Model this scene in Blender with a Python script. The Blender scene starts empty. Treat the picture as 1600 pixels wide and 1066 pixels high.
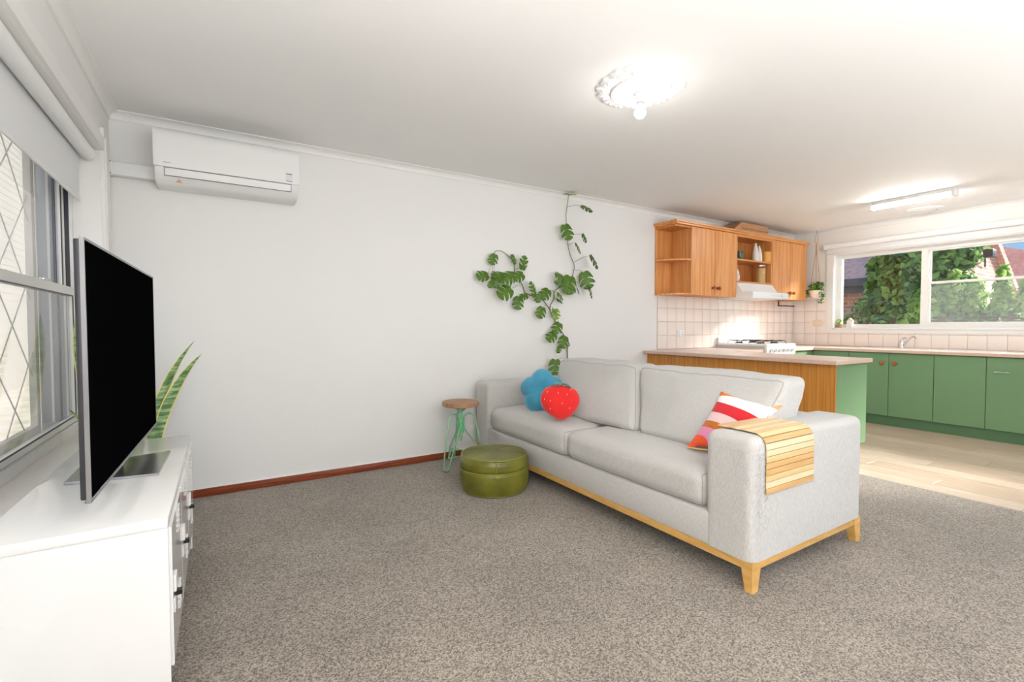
import bpy, bmesh, math, random
from mathutils import Vector, Matrix, Euler, noise
S = bpy.context.scene; C = S.collection
R = math.radians; PI = math.pi
random.seed(7)

# ------------------------------------------------------------------ camera, world, sun, exposure
cam_d = bpy.data.cameras.new('camera'); cam = bpy.data.objects.new('camera', cam_d); C.objects.link(cam)
cam_d.sensor_width = 36; cam_d.lens = 742.39/1600*36; cam_d.clip_start = 0.02; cam_d.clip_end = 200
cam.location = (0, 0, 1.116)
cam.rotation_euler = (Matrix.Rotation(R(-31.591), 4, 'Z') @ Matrix.Rotation(R(90-1.757), 4, 'X') @ Matrix.Rotation(R(-0.068), 4, 'Z')).to_euler()
S.camera = cam

w = bpy.data.worlds.new('sky'); S.world = w; w.use_nodes = True
nt = w.node_tree; nt.nodes.clear()
tc = nt.nodes.new('ShaderNodeTexCoord'); sp = nt.nodes.new('ShaderNodeSeparateXYZ'); rp = nt.nodes.new('ShaderNodeValToRGB')
bg = nt.nodes.new('ShaderNodeBackground'); wo = nt.nodes.new('ShaderNodeOutputWorld')
nt.links.new(tc.outputs['Generated'], sp.inputs[0]); nt.links.new(sp.outputs['Z'], rp.inputs[0])
nt.links.new(rp.outputs[0], bg.inputs[0]); nt.links.new(bg.outputs[0], wo.inputs[0])
rp.color_ramp.elements[0].position = 0.0; rp.color_ramp.elements[0].color = (.50, .68, .86, 1)
rp.color_ramp.elements[1].position = 0.55; rp.color_ramp.elements[1].color = (.27, .48, .80, 1)
e_ = rp.color_ramp.elements.new(.14); e_.color = (.33, .60, .92, 1)
bg.inputs[1].default_value = 0.75

sun_d = bpy.data.lights.new('sun', 'SUN'); sun = bpy.data.objects.new('sun', sun_d); C.objects.link(sun)
sun_d.energy = 10.0; sun_d.angle = R(14); sun_d.color = (1, .95, .88)
sun.rotation_euler = Vector((-.80, .45, -.46)).to_track_quat('-Z', 'Y').to_euler()
sun.location = (14, -4, 8)
# added fill light, tilted up through the unseen window behind the viewpoint
rear_fill_d = bpy.data.lights.new('rear_fill_light', 'AREA'); rear_fill = bpy.data.objects.new('rear_fill_light', rear_fill_d); C.objects.link(rear_fill)
rear_fill_d.shape = 'RECTANGLE'; rear_fill_d.size = 3.5; rear_fill_d.size_y = 1.8; rear_fill_d.energy = 95; rear_fill_d.color = (.95, .975, 1)
rear_fill.location = (2.8, -2.6, .45); rear_fill.rotation_euler = (R(90+38), 0, 0)

S.view_settings.view_transform = 'Standard'; S.view_settings.look = 'None'
S.view_settings.gamma = 1; S.view_settings.use_curve_mapping = False
S.view_settings.exposure = 0.38
BULB_W, TUBE_GLOW, UPLIGHT_W = 1.6, 85, (300, 75, 45)

# ------------------------------------------------------------------ helpers
def lin(r, g, b):
    f = lambda c: c/12.92 if c <= .04045 else ((c+.055)/1.055)**2.4
    return (f(r/255), f(g/255), f(b/255), 1)

MATS = {}
def mat(name, col, rough=.5, metal=0, col2=None, nscale=8, stretch=(1, 1, 1), ndetail=4, bump=0, bscale=None, bstretch=None,
        coat=0, trans=0, ior=1.45, emit=0, spec=.5, sheen=0, ramp=(.35, .65), translucent=0):
    m = bpy.data.materials.new(name); m.use_nodes = True; t = m.node_tree; N = t.nodes; Lk = t.links
    b = N['Principled BSDF']; b.inputs['Base Color'].default_value = col; b.inputs['Roughness'].default_value = rough
    b.inputs['Metallic'].default_value = metal; b.inputs['Coat Weight'].default_value = coat
    b.inputs['Transmission Weight'].default_value = trans; b.inputs['IOR'].default_value = ior
    b.inputs['Specular IOR Level'].default_value = spec; b.inputs['Sheen Weight'].default_value = sheen
    if emit:
        b.inputs['Emission Color'].default_value = col; b.inputs['Emission Strength'].default_value = emit
    def nz(scale, st, det):
        tcn = N.new('ShaderNodeTexCoord'); mp = N.new('ShaderNodeMapping'); nn = N.new('ShaderNodeTexNoise')
        mp.inputs['Scale'].default_value = st; nn.inputs['Scale'].default_value = scale; nn.inputs['Detail'].default_value = det
        Lk.new(tcn.outputs['Object'], mp.inputs[0]); Lk.new(mp.outputs[0], nn.inputs['Vector']); return nn
    if col2:
        nn = nz(nscale, stretch, ndetail); cr = N.new('ShaderNodeValToRGB')
        cr.color_ramp.elements[0].color = col; cr.color_ramp.elements[1].color = col2
        cr.color_ramp.elements[0].position, cr.color_ramp.elements[1].position = ramp
        Lk.new(nn.outputs['Fac'], cr.inputs[0]); Lk.new(cr.outputs[0], b.inputs['Base Color'])
    if bump:
        nn = nz(bscale or nscale, bstretch or stretch, 3); bp = N.new('ShaderNodeBump'); bp.inputs['Strength'].default_value = bump
        bp.inputs['Distance'].default_value = .004
        Lk.new(nn.outputs['Fac'], bp.inputs['Height']); Lk.new(bp.outputs[0], b.inputs['Normal'])
    if translucent:
        out = N['Material Output']; tr = N.new('ShaderNodeBsdfTranslucent'); mx = N.new('ShaderNodeMixShader')
        tr.inputs[0].default_value = col; mx.inputs[0].default_value = translucent
        if col2: Lk.new(cr.outputs[0], tr.inputs[0])
        Lk.new(b.outputs[0], mx.inputs[1]); Lk.new(tr.outputs[0], mx.inputs[2]); Lk.new(mx.outputs[0], out.inputs[0])
    MATS[name] = m; return m

def glass_mat(name, tint=(1, 1, 1, 1), haze=0):
    # clear architectural pane: reflects by Fresnel, otherwise lets light straight through; haze = share of a pale translucent veil
    m = bpy.data.materials.new(name); m.use_nodes = True; t = m.node_tree; N = t.nodes; N.clear(); L = t.links
    o = N.new('ShaderNodeOutputMaterial'); tr = N.new('ShaderNodeBsdfTransparent'); gl = N.new('ShaderNodeBsdfGlossy')
    mx = N.new('ShaderNodeMixShader'); fr = N.new('ShaderNodeFresnel')
    ge = N.new('ShaderNodeNewGeometry'); io = N.new('ShaderNodeMath'); io.operation = 'MULTIPLY_ADD'   # same thin-pane index from both faces
    io.inputs[1].default_value = 1/1.5-1.5; io.inputs[2].default_value = 1.5; L.new(ge.outputs['Backfacing'], io.inputs[0]); L.new(io.outputs[0], fr.inputs[0])
    tr.inputs[0].default_value = tint; gl.inputs['Roughness'].default_value = .005
    L.new(fr.outputs[0], mx.inputs[0]); L.new(tr.outputs[0], mx.inputs[1]); L.new(gl.outputs[0], mx.inputs[2])
    last = mx
    if haze:
        df = N.new('ShaderNodeBsdfTranslucent'); df.inputs[0].default_value = (.9, .92, .95, 1); m2 = N.new('ShaderNodeMixShader'); m2.inputs[0].default_value = haze
        L.new(mx.outputs[0], m2.inputs[1]); L.new(df.outputs[0], m2.inputs[2]); last = m2
    L.new(last.outputs[0], o.inputs[0]); MATS[name] = m; return m

def wm(o):
    m = o.matrix_basis.copy()
    while o.parent: o = o.parent; m = o.matrix_basis @ m
    return m
def obj(name, bm, m, parent=None, smooth=True, angle=35, local=False):
    me = bpy.data.meshes.new(name)
    bmesh.ops.recalc_face_normals(bm, faces=bm.faces)
    if parent is not None and not local: bm.transform(wm(parent).inverted())
    bm.to_mesh(me); bm.free()
    if smooth:
        me.polygons.foreach_set('use_smooth', [True]*len(me.polygons)); me.set_sharp_from_angle(angle=R(angle))
    for k in (m if isinstance(m, (list, tuple)) else [m]): me.materials.append(MATS[k] if isinstance(k, str) else k)
    o = bpy.data.objects.new(name, me); C.objects.link(o)
    if parent is not None: o.parent = parent
    return o
def tag(o, label, cat, group=None, kind=None):
    o['label'] = label; o['category'] = cat
    if group: o['group'] = group
    if kind: o['kind'] = kind
    return o
def thing(name, label, cat, loc=(0, 0, 0), rot=(0, 0, 0), group=None, kind=None):
    o = bpy.data.objects.new(name, None); C.objects.link(o); o.location = loc; o.rotation_euler = rot; o.empty_display_size = .1
    return tag(o, label, cat, group, kind)
def copy_tree(o, parent=None):
    c = o.copy(); C.objects.link(c); c.parent = parent
    for ch in list(o.children): copy_tree(ch, c)
    return c

BM = bmesh.new
def box(bm, x0, x1, y0, y1, z0, z1):
    v = [bm.verts.new((x, y, z)) for x in (x0, x1) for y in (y0, y1) for z in (z0, z1)]
    for f in ((0, 1, 3, 2), (4, 6, 7, 5), (0, 4, 5, 1), (2, 3, 7, 6), (0, 2, 6, 4), (1, 5, 7, 3)): bm.faces.new([v[i] for i in f])
    return bm
def bx(x0, x1, y0, y1, z0, z1, bev=0, seg=2):
    bm = box(BM(), x0, x1, y0, y1, z0, z1)
    if bev: bmesh.ops.bevel(bm, geom=list(bm.edges), offset=bev, segments=seg, profile=.5, affect='EDGES')
    return bm
def hexa(bm, c):   # 8 corners: index = 4*i+2*j+k
    v = [bm.verts.new(p) for p in c]
    for f in ((0, 1, 3, 2), (4, 6, 7, 5), (0, 4, 5, 1), (2, 3, 7, 6), (0, 2, 6, 4), (1, 5, 7, 3)): bm.faces.new([v[i] for i in f])
    return bm
def tube(bm, pts, r, n=8, closed=False, caps=True):
    P = [Vector(p) for p in pts]; k = len(P); rr = r if isinstance(r, (list, tuple)) else [r]*k
    T = []
    for i in range(k):
        a = P[(i-1) % k] if (closed or i > 0) else P[i]; b = P[(i+1) % k] if (closed or i < k-1) else P[i]
        d = b-a; T.append(d.normalized() if d.length > 1e-9 else Vector((0, 0, 1)))
    up = Vector((0, 0, 1)) if abs(T[0].z) < .9 else Vector((1, 0, 0))
    nrm = (up-T[0]*up.dot(T[0])).normalized(); rings = []
    for i in range(k):
        nrm = (nrm-T[i]*nrm.dot(T[i])); nrm = nrm.normalized() if nrm.length > 1e-6 else T[i].orthogonal().normalized()
        bi = T[i].cross(nrm)
        rings.append([bm.verts.new(P[i]+(nrm*math.cos(2*PI*j/n)+bi*math.sin(2*PI*j/n))*rr[i]) for j in range(n)])
    for i in range(k if closed else k-1):
        A, B = rings[i], rings[(i+1) % k]
        for j in range(n): bm.faces.new((A[j], A[(j+1) % n], B[(j+1) % n], B[j]))
    if caps and not closed: bm.faces.new(rings[0][::-1]); bm.faces.new(rings[-1])
    return bm
def cyl(bm, p0, p1, r0, r1=None, n=20): return tube(bm, [p0, p1], [r0, r0 if r1 is None else r1], n)
def lathe(bm, prof, c=(0, 0, 0), n=32, axis='z', cap=True):
    rings = []
    for r, h in prof:
        ring = []
        for j in range(n):
            a = 2*PI*j/n; u, v = r*math.cos(a), r*math.sin(a)
            p = {'z': (u, v, h), 'y': (u, h, v), 'x': (h, u, v)}[axis]
            ring.append(bm.verts.new((c[0]+p[0], c[1]+p[1], c[2]+p[2])))
        rings.append(ring)
    for A, B in zip(rings, rings[1:]):
        for j in range(n): bm.faces.new((A[j], A[(j+1) % n], B[(j+1) % n], B[j]))
    if cap: bm.faces.new(rings[0][::-1]); bm.faces.new(rings[-1])
    return bm
def prism(bm, poly, axis, a, b):
    def P(u, v, t): return {'x': (t, u, v), 'y': (u, t, v), 'z': (u, v, t)}[axis]
    A = [bm.verts.new(P(u, v, a)) for u, v in poly]; B = [bm.verts.new(P(u, v, b)) for u, v in poly]
    n = len(poly); bm.faces.new(A); bm.faces.new(B[::-1])
    for i in range(n): bm.faces.new((A[i], A[(i+1) % n], B[(i+1) % n], B[i]))
    return bm
def frame_rect(bm, plane, c0, c1, a0, a1, b0, b1, w):   # rectangular frame of width w in a plane ('x' or 'y' = normal axis), depth c0..c1
    for (p, q, r_, s) in ((a0, a1, b0, b0+w), (a0, a1, b1-w, b1), (a0, a0+w, b0+w, b1-w), (a1-w, a1, b0+w, b1-w)):
        if plane == 'x': box(bm, c0, c1, p, q, r_, s)
        else: box(bm, p, q, c0, c1, r_, s)
    return bm
def puff(corners, dims, r, n=22, crown=(0, 0, 0), wr=0, wscale=6, seed=0, wdir=(1, 1, 1)):
    """soft cushion: rounded box of size dims mapped into 8 corners (index 4*i+2*j+k), crowned on its faces, with wrinkles"""
    a, b, c = (d/2 for d in dims); cc = [Vector(p) for p in corners]
    bm = BM(); vs = {}
    def tri(u, v, w_):
        u, v, w_ = (u+1)/2, (v+1)/2, (w_+1)/2; p = Vector()
        for i in (0, 1):
            for j in (0, 1):
                for k in (0, 1): p += cc[4*i+2*j+k]*((u if i else 1-u)*(v if j else 1-v)*(w_ if k else 1-w_))
        return p
    def pt(u, v, w_):
        key = (round(u, 5), round(v, 5), round(w_, 5))
        if key in vs: return vs[key]
        q = Vector((math.sin(u*PI/2)*a, math.sin(v*PI/2)*b, math.sin(w_*PI/2)*c))
        inn = Vector((max(-(a-r), min(a-r, q.x)), max(-(b-r), min(b-r, q.y)), max(-(c-r), min(c-r, q.z))))
        d = q-inn
        if d.length > 1e-9: q = inn+d.normalized()*min(r, d.length*1.0 if d.length < r else r)
        U, V, W = q.x/a, q.y/b, q.z/c
        U += (1 if U > 0 else -1)*abs(U)*crown[0]/a*(1-V*V)*(1-W*W)
        V += (1 if V > 0 else -1)*abs(V)*crown[1]/b*(1-U*U if abs(U) < 1 else 0)*(1-W*W)
        W += (1 if W > 0 else -1)*abs(W)*crown[2]/c*max(0, 1-U*U)*max(0, 1-V*V)
        p = tri(U, V, W)
        if wr:
            s = noise.noise(Vector((p.x*wdir[0], p.y*wdir[1], p.z*wdir[2]))*wscale+Vector((seed, 0, 0)))
            s2 = noise.noise(Vector((p.x*wdir[0], p.y*wdir[1], p.z*wdir[2]))*wscale*2.7+Vector((0, seed, 5)))
            ctr = tri(0, 0, 0); p += (p-ctr).normalized()*(s+.5*s2)*wr
        vs[key] = bm.verts.new(p); return vs[key]
    g = [-1+2*i/n for i in range(n+1)]
    for i in range(n):
        for j in range(n):
            u0, u1, v0, v1 = g[i], g[i+1], g[j], g[j+1]
            for s in (-1, 1):
                bm.faces.new((pt(u0, v0, s), pt(u1, v0, s), pt(u1, v1, s), pt(u0, v1, s)))
                bm.faces.new((pt(u0, s, v0), pt(u1, s, v0), pt(u1, s, v1), pt(u0, s, v1)))
                bm.faces.new((pt(s, u0, v0), pt(s, u1, v0), pt(s, u1, v1), pt(s, u0, v1)))
    puff.last = {k: v.co.copy() for k, v in vs.items()}; puff.n = n
    return bm
def seam_loop(axis, s):   # points round the edge of one face of the last cushion
    g = [-1+2*i/puff.n for i in range(puff.n)]; ring = [(t, -1) for t in g]+[(1, t) for t in g]+[(-t, 1) for t in g]+[(-1, -t) for t in g]
    out = []
    for a, b in ring:
        k = {0: (s, a, b), 1: (a, s, b), 2: (a, b, s)}[axis]; out.append(puff.last[tuple(round(q, 5) for q in k)])
    return out
def boxcorners(x0, x1, y0, y1, z0, z1): return [(x, y, z) for x in (x0, x1) for y in (y0, y1) for z in (z0, z1)]

# ------------------------------------------------------------------ materials
mat('wall_paint', lin(236, 235, 233), .55, bump=.03, bscale=60)
mat('kitchen_paint', lin(240, 236, 231), .55)
mat('ceiling_paint', lin(245, 244, 242), .75)
mat('trim_paint', lin(238, 237, 234), .35)
mat('carpet', lin(138, 129, 120), .95, spec=.1, sheen=.2, bump=.12, bscale=160)
_t = MATS['carpet'].node_tree; _b = _t.nodes['Principled BSDF']; _c = _t.nodes.new('ShaderNodeTexCoord')
_v = _t.nodes.new('ShaderNodeTexVoronoi'); _v.inputs['Scale'].default_value = 210; _t.links.new(_c.outputs['Object'], _v.inputs['Vector'])
_s = _t.nodes.new('ShaderNodeSeparateColor'); _t.links.new(_v.outputs['Color'], _s.inputs[0])
_k = _t.nodes.new('ShaderNodeValToRGB'); _k.color_ramp.elements[0].color = lin(96, 88, 80); _k.color_ramp.elements[1].color = lin(178, 168, 157)
_t.links.new(_s.outputs[0], _k.inputs[0]); _t.links.new(_k.outputs[0], _b.inputs['Base Color'])
# large tonal patches where the pile lies differently
_t = MATS['carpet'].node_tree; _b = _t.nodes['Principled BSDF']; _src = _b.inputs['Base Color'].links[0].from_socket
_n = _t.nodes.new('ShaderNodeTexNoise'); _n.inputs['Scale'].default_value = 2.2; _n.inputs['Detail'].default_value = 5; _n.inputs['Roughness'].default_value = .6
_c = _t.nodes.new('ShaderNodeTexCoord'); _t.links.new(_c.outputs['Object'], _n.inputs['Vector'])
_r = _t.nodes.new('ShaderNodeValToRGB'); _r.color_ramp.elements[0].position = .35; _r.color_ramp.elements[0].color = (.86, .855, .85, 1); _r.color_ramp.elements[1].position = .65; _r.color_ramp.elements[1].color = (1.05, 1.045, 1.04, 1)
_m = _t.nodes.new('ShaderNodeMix'); _m.data_type = 'RGBA'; _m.blend_type = 'MULTIPLY'; _m.inputs[0].default_value = 1
_t.links.new(_n.outputs['Fac'], _r.inputs[0]); _t.links.new(_src, _m.inputs[6]); _t.links.new(_r.outputs[0], _m.inputs[7]); _t.links.new(_m.outputs[2], _b.inputs['Base Color'])
mat('skirting_wood', lin(118, 52, 30), .35, col2=lin(150, 76, 45), nscale=6, stretch=(1, 1, 12))
for i, (a, b) in enumerate((((192, 170, 150), (214, 195, 178)), ((203, 182, 162), (222, 205, 189)), ((186, 163, 142), (207, 187, 168)))):
    mat('plank_%d' % i, lin(*a), .3, col2=lin(*b), nscale=5, stretch=(14, 1, 1), bump=.08, bscale=8, bstretch=(20, 1, 1))
mat('tile_glaze', lin(242, 230, 220), .22, col2=lin(245, 235, 227), nscale=3, coat=.3)
mat('grout', lin(214, 200, 190), .8)
mat('oak_veneer', lin(208, 136, 72), .33, col2=lin(232, 168, 104), nscale=5, stretch=(9, 9, .35), bump=.04, bscale=14, bstretch=(9, 9, .3), spec=.5)
mat('oak_long', lin(208, 136, 72), .33, col2=lin(232, 168, 104), nscale=5, stretch=(.35, 9, 9))
mat('oak_dark', lin(186, 112, 44), .4, col2=lin(210, 140, 68), nscale=5, stretch=(9, 9, .35))
mat('pen_veneer', lin(190, 122, 48), .35, col2=lin(214, 150, 72), nscale=5, stretch=(12, 12, .3), bump=.04, bscale=16, bstretch=(9, 9, .3))
mat('knob_wood', lin(172, 92, 48), .3, col2=lin(150, 72, 36), nscale=20)
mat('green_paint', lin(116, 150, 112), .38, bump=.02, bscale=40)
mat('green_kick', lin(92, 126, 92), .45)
mat('worktop', lin(234, 210, 197), .28, col2=lin(240, 219, 207), nscale=60)
mat('worktop_edge', lin(212, 180, 162), .35, col2=lin(220, 191, 174), nscale=50)
mat('enamel', lin(240, 240, 240), .15, coat=.4)
mat('enamel_grey', lin(205, 204, 203), .3)
mat('steel', lin(200, 200, 202), .25, metal=1)
mat('chrome', lin(225, 225, 228), .08, metal=1)
mat('alu', lin(150, 150, 152), .35, metal=.8)
mat('alu_dark', lin(70, 70, 74), .4, metal=.6)
mat('black_metal', lin(28, 27, 27), .45)
mat('white_metal', lin(240, 240, 239), .14, coat=.5)
mat('white_plastic', lin(240, 240, 239), .35)
mat('cream_plastic', lin(234, 214, 186), .4)
mat('black_screen', lin(8, 8, 9), .6, spec=0, ior=1.0)
mat('sofa_fabric', lin(186, 184, 181), .9, col2=lin(207, 205, 202), nscale=70, stretch=(6, 6, .8), bump=.25, bscale=420, sheen=.25, spec=.15)
mat('sofa_piping', lin(178, 176, 173), .9, spec=.1)
mat('sofa_thread', lin(212, 211, 209), .9, spec=.1)
mat('sofa_oak', lin(206, 158, 86), .4, col2=lin(222, 178, 106), nscale=6, stretch=(2, 2, 8))
mat('bamboo', lin(219, 183, 128), .4, col2=lin(228, 197, 146), nscale=6, stretch=(1, 10, 10))
mat('bamboo_mid', lin(206, 162, 104), .4, col2=lin(218, 178, 122), nscale=6, stretch=(1, 10, 10))
mat('bamboo_light', lin(232, 208, 166), .4, col2=lin(238, 218, 180), nscale=6, stretch=(1, 10, 10))
mat('leather_green', lin(92, 92, 26), .3, col2=lin(124, 122, 46), nscale=5, bump=.18, bscale=26, coat=.1)
mat('leather_piping', lin(138, 138, 62), .4)
mat('stool_wood', lin(150, 108, 76), .5, col2=lin(182, 142, 108), nscale=6, stretch=(1, 9, 1), bump=.08)
mat('mint_paint', lin(134, 190, 150), .4)
mat('mint_bright', lin(112, 198, 128), .4)
mat('plush_blue', lin(52, 140, 172), .8, col2=lin(70, 162, 192), nscale=7, sheen=.7, bump=.1, bscale=200)
mat('plush_red', lin(224, 22, 24), .8, col2=lin(235, 34, 30), nscale=7, sheen=.5, bump=.1, bscale=200)
mat('plush_green', lin(70, 140, 104), .8, sheen=.4)
mat('seed_cream', lin(240, 205, 130), .7)
mat('leaf_green', lin(66, 100, 26), .42, col2=lin(100, 138, 46), nscale=10, translucent=.15)
mat('leaf_pale', lin(136, 166, 70), .45, col2=lin(150, 178, 86), nscale=10, translucent=.2)
mat('stem_green', lin(98, 108, 62), .6, col2=lin(120, 104, 70), nscale=12)
mat('snake_leaf', lin(76, 116, 62), .4, col2=lin(158, 186, 130), nscale=12, stretch=(1, 1, 5), ramp=(.4, .6))
mat('snake_edge', lin(222, 212, 128), .45)
mat('pot_white', lin(235, 232, 228), .4)
mat('pot_cream', lin(236, 222, 206), .6, col2=lin(226, 206, 188), nscale=20)
mat('soil', lin(52, 40, 32), .95)
mat('rope', lin(190, 150, 110), .8)
mat('cardboard', lin(196, 146, 104), .75, col2=lin(206, 160, 120), nscale=5)
mat('pasta', lin(214, 178, 104), .6, col2=lin(190, 146, 76), nscale=90, bump=.6, bscale=90)
mat('tin_orange', lin(232, 172, 84), .4)
mat('cup_green', lin(58, 92, 78), .2, coat=.4)
mat('plate_white', lin(240, 240, 238), .2, col2=lin(176, 196, 206), nscale=24, ramp=(.55, .66))
mat('fabric_blind', lin(230, 231, 232), .85, spec=.2)
mat('brick_house', lin(206, 160, 146), .9)
_t = MATS['brick_house'].node_tree; _bk = _t.nodes.new('ShaderNodeTexBrick'); _tc = _t.nodes.new('ShaderNodeTexCoord'); _mp = _t.nodes.new('ShaderNodeMapping')
_bk.inputs['Color1'].default_value = lin(208, 160, 146); _bk.inputs['Color2'].default_value = lin(182, 126, 114); _bk.inputs['Mortar'].default_value = lin(206, 184, 174)
_bk.inputs['Scale'].default_value = 1; _bk.inputs['Brick Width'].default_value = .24; _bk.inputs['Row Height'].default_value = .086; _bk.inputs['Mortar Size'].default_value = .01
_sx = _t.nodes.new('ShaderNodeSeparateXYZ'); _ad = _t.nodes.new('ShaderNodeMath'); _cb = _t.nodes.new('ShaderNodeCombineXYZ')
_t.links.new(_tc.outputs['Object'], _sx.inputs[0]); _t.links.new(_sx.outputs[0], _ad.inputs[0]); _t.links.new(_sx.outputs[1], _ad.inputs[1])
_t.links.new(_ad.outputs[0], _cb.inputs[0]); _t.links.new(_sx.outputs[2], _cb.inputs[1]); _t.links.new(_cb.outputs[0], _bk.inputs['Vector'])
_t.links.new(_bk.outputs['Color'], _t.nodes['Principled BSDF'].inputs['Base Color'])
mat('roof_tile', lin(232, 190, 180), .85, col2=lin(210, 162, 152), nscale=9)
mat('gutter', lin(78, 88, 104), .5)
mat('cream_board', lin(240, 234, 226), .7)
mat('screen_wire', lin(226, 223, 218), .6)
mat('neighbour_paint', lin(150, 146, 139), .8)
mat('ground', lin(206, 198, 186), .95, col2=lin(186, 178, 164), nscale=3)
mat('foliage_dark', lin(58, 104, 60), .5, col2=lin(156, 192, 104), nscale=7, translucent=.45, ramp=(.38, .62))
mat('foliage_mid', lin(84, 128, 76), .5, col2=lin(150, 186, 112), nscale=7, translucent=.45, ramp=(.38, .62))
mat('foliage_light', lin(122, 164, 78), .5, col2=lin(182, 208, 120), nscale=7, translucent=.5, ramp=(.38, .62))
mat('bark', lin(92, 76, 60), .9)
for _nm in ('foliage_dark', 'foliage_mid', 'foliage_light'):   # each leaf its own shade
    _t = MATS[_nm].node_tree; _g = _t.nodes.new('ShaderNodeNewGeometry')
    for _n in _t.nodes:
        if _n.type == 'VALTORGB':
            _n.color_ramp.elements[0].position = .0; _n.color_ramp.elements[1].position = 1.0; _t.links.new(_g.outputs['Random Per Island'], _n.inputs[0])
glass_mat('pane_glass'); glass_mat('veiled_glass', haze=.03)
mat('bulb_glow', (1, .97, .92, 1), .3, emit=9)
mat('tube_glow', (1, .98, .95, 1), .3, emit=TUBE_GLOW)
mat('sticker', lin(225, 226, 228), .5); mat('print_grey', lin(170, 170, 172), .6); mat('print_orange', lin(226, 178, 148), .6); mat('print_dark', lin(84, 84, 88), .6)

# ------------------------------------------------------------------ room shell
XL, XR, YB, YF, ZC = -.543, 7.0, 3.697, -1.6, 2.40
ST = 'structure'
tag(obj('floor', bx(XL-.27, 4.09, YF-.2, YB+.2, -.2, 0), 'carpet', smooth=False), 'grey brown cut pile carpet of the living room', 'carpet', kind=ST)
fl = tag(obj('floor', bx(4.09, XR+.25, YF-.2, YB+.2, -.2, -.008), 'grout', smooth=False), 'pale timber plank floor of the kitchen', 'floor', kind=ST)
pl_me = []
for i in range(3):
    o = obj('plank', bx(0, .178, 0, 1.2, 0, .0085, .0012, 1), 'plank_%d' % i, fl, smooth=False, local=True); pl_me.append(o.data); bpy.data.objects.remove(o)
def piece(name, me, parent, loc, rot=None):
    o = bpy.data.objects.new(name, me); C.objects.link(o); o.parent = parent; o.location = loc
    if rot: o.rotation_euler = rot
    return o
col_i = 0; x = 4.09
while x < 6.42:
    y = -1.6+(col_i*0.47) % 1.2-1.2
    while y < YB:
        if y+1.2 > -.4: piece('plank', pl_me[random.randrange(3)], fl, (x, y, -.008))
        y += 1.202
    x += .18; col_i += 1
tag(obj('ceiling', bx(XL-.27, XR+.25, YF-.2, YB+.2, ZC, ZC+.2), 'ceiling_paint', smooth=False), 'flat white plaster ceiling', 'ceiling', kind=ST)
wb = tag(obj('wall_back', bx(XL-.27, XR+.25, YB, YB+.2, 0, ZC), 'wall_paint', smooth=False), 'long plain white wall behind the sofa', 'wall', kind=ST)
bm = BM()   # left wall with window opening y .55..3.44, z .555..2.09
WY0, WY1, WZ0, WZ1 = .55, 3.44, .555, 2.09
for a in ((YF, WY0, 0, ZC), (WY1, YB, 0, ZC), (WY0, WY1, 0, WZ0), (WY0, WY1, WZ1, ZC)): box(bm, XL-.27, XL, *a)
tag(obj('wall_left', bm, 'wall_paint', smooth=False), 'white wall with the big window beside the television', 'wall', kind=ST)
bm = BM()   # kitchen wall; window opening extended out of view to let sun onto the floor
KY0, KY1, KZ0, KZ1 = -.62, 3.17, 1.09, 2.06
for a in ((YF, KY0, 0, ZC), (KY1, YB, 0, ZC), (KY0, KY1, 0, KZ0), (KY0, KY1, KZ1, ZC)): box(bm, XR, XR+.25, *a)
wk = tag(obj('wall_right', bm, 'kitchen_paint', smooth=False), 'off white kitchen wall around the garden window', 'wall', kind=ST)
bm = BM()   # unseen wall behind the camera; wide window added to let light in
for a in ((XL-.27, 1.0, 0, ZC), (4.6, XR+.25, 0, ZC), (1.0, 4.6, 0, .3), (1.0, 4.6, 2.2, ZC)): box(bm, a[0], a[1], YF-.2, YF, a[2], a[3])
tag(obj('wall_front', bm, 'wall_paint', smooth=False), 'white wall behind the viewpoint with a wide opening added for light', 'wall', kind=ST)
w3 = thing('added_window_3', 'unseen wide white framed window added for light behind the viewpoint', 'window', (2.8, YF-.1, .3), kind=ST)
obj('frame', frame_rect(BM(), 'y', YF-.13, YF-.07, 1.0, 4.6, .3, 2.2, .05), 'trim_paint', w3, smooth=False)
obj('mullion', bx(2.77, 2.83, YF-.13, YF-.07, .35, 2.15), 'trim_paint', w3, smooth=False)
for a, b in ((1.05, 2.77), (2.83, 4.55)): obj('pane', bx(a, b, YF-.103, YF-.097, .35, 2.15), 'pane_glass', w3, smooth=False)

def cove(s=.051):   # (out from wall, down from ceiling)
    p = [(0, 0), (s, 0), (s, -.005)]
    for i in range(7):
        a = PI/2*i/6; p.append((s-.004-(s-.010)*math.sin(a)*.92, -(.007+(s-.012)*(1-math.cos(a)))))
    return p+[(.004, -s+.004), (.004, -s), (0, -s)]
cv = cove()
tag(obj('trim_1', prism(BM(), [(YB-u, ZC+v) for u, v in cv], 'x', XL, XR), 'trim_paint'), 'white coved cornice along the long wall', 'cornice', kind=ST)
tag(obj('trim_2', prism(BM(), [(XL+u, ZC+v) for u, v in cv], 'y', YF, YB), 'trim_paint'), 'white coved cornice above the television window', 'cornice', kind=ST)
tag(obj('trim_3', prism(BM(), [(XR-u, ZC+v) for u, v in cv], 'y', YF, YB), 'trim_paint'), 'white coved cornice above the kitchen window', 'cornice', kind=ST)
bm = bx(XL, 4.06, YB-.014, YB, 0, .054, .003, 2)
bs = tag(obj('baseboard_back', bm, 'skirting_wood'), 'red brown timber skirting along the long wall', 'skirting', kind=ST)
obj('paint_line', bx(XL, 4.06, YB-.010, YB, .054, .0575), 'trim_paint', bs, smooth=False)
tag(obj('baseboard_left', bx(XL, XL+.014, YF, YB-.014, 0, .054, .003, 2), 'skirting_wood'), 'red brown timber skirting under the television window', 'skirting', kind=ST)

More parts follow.
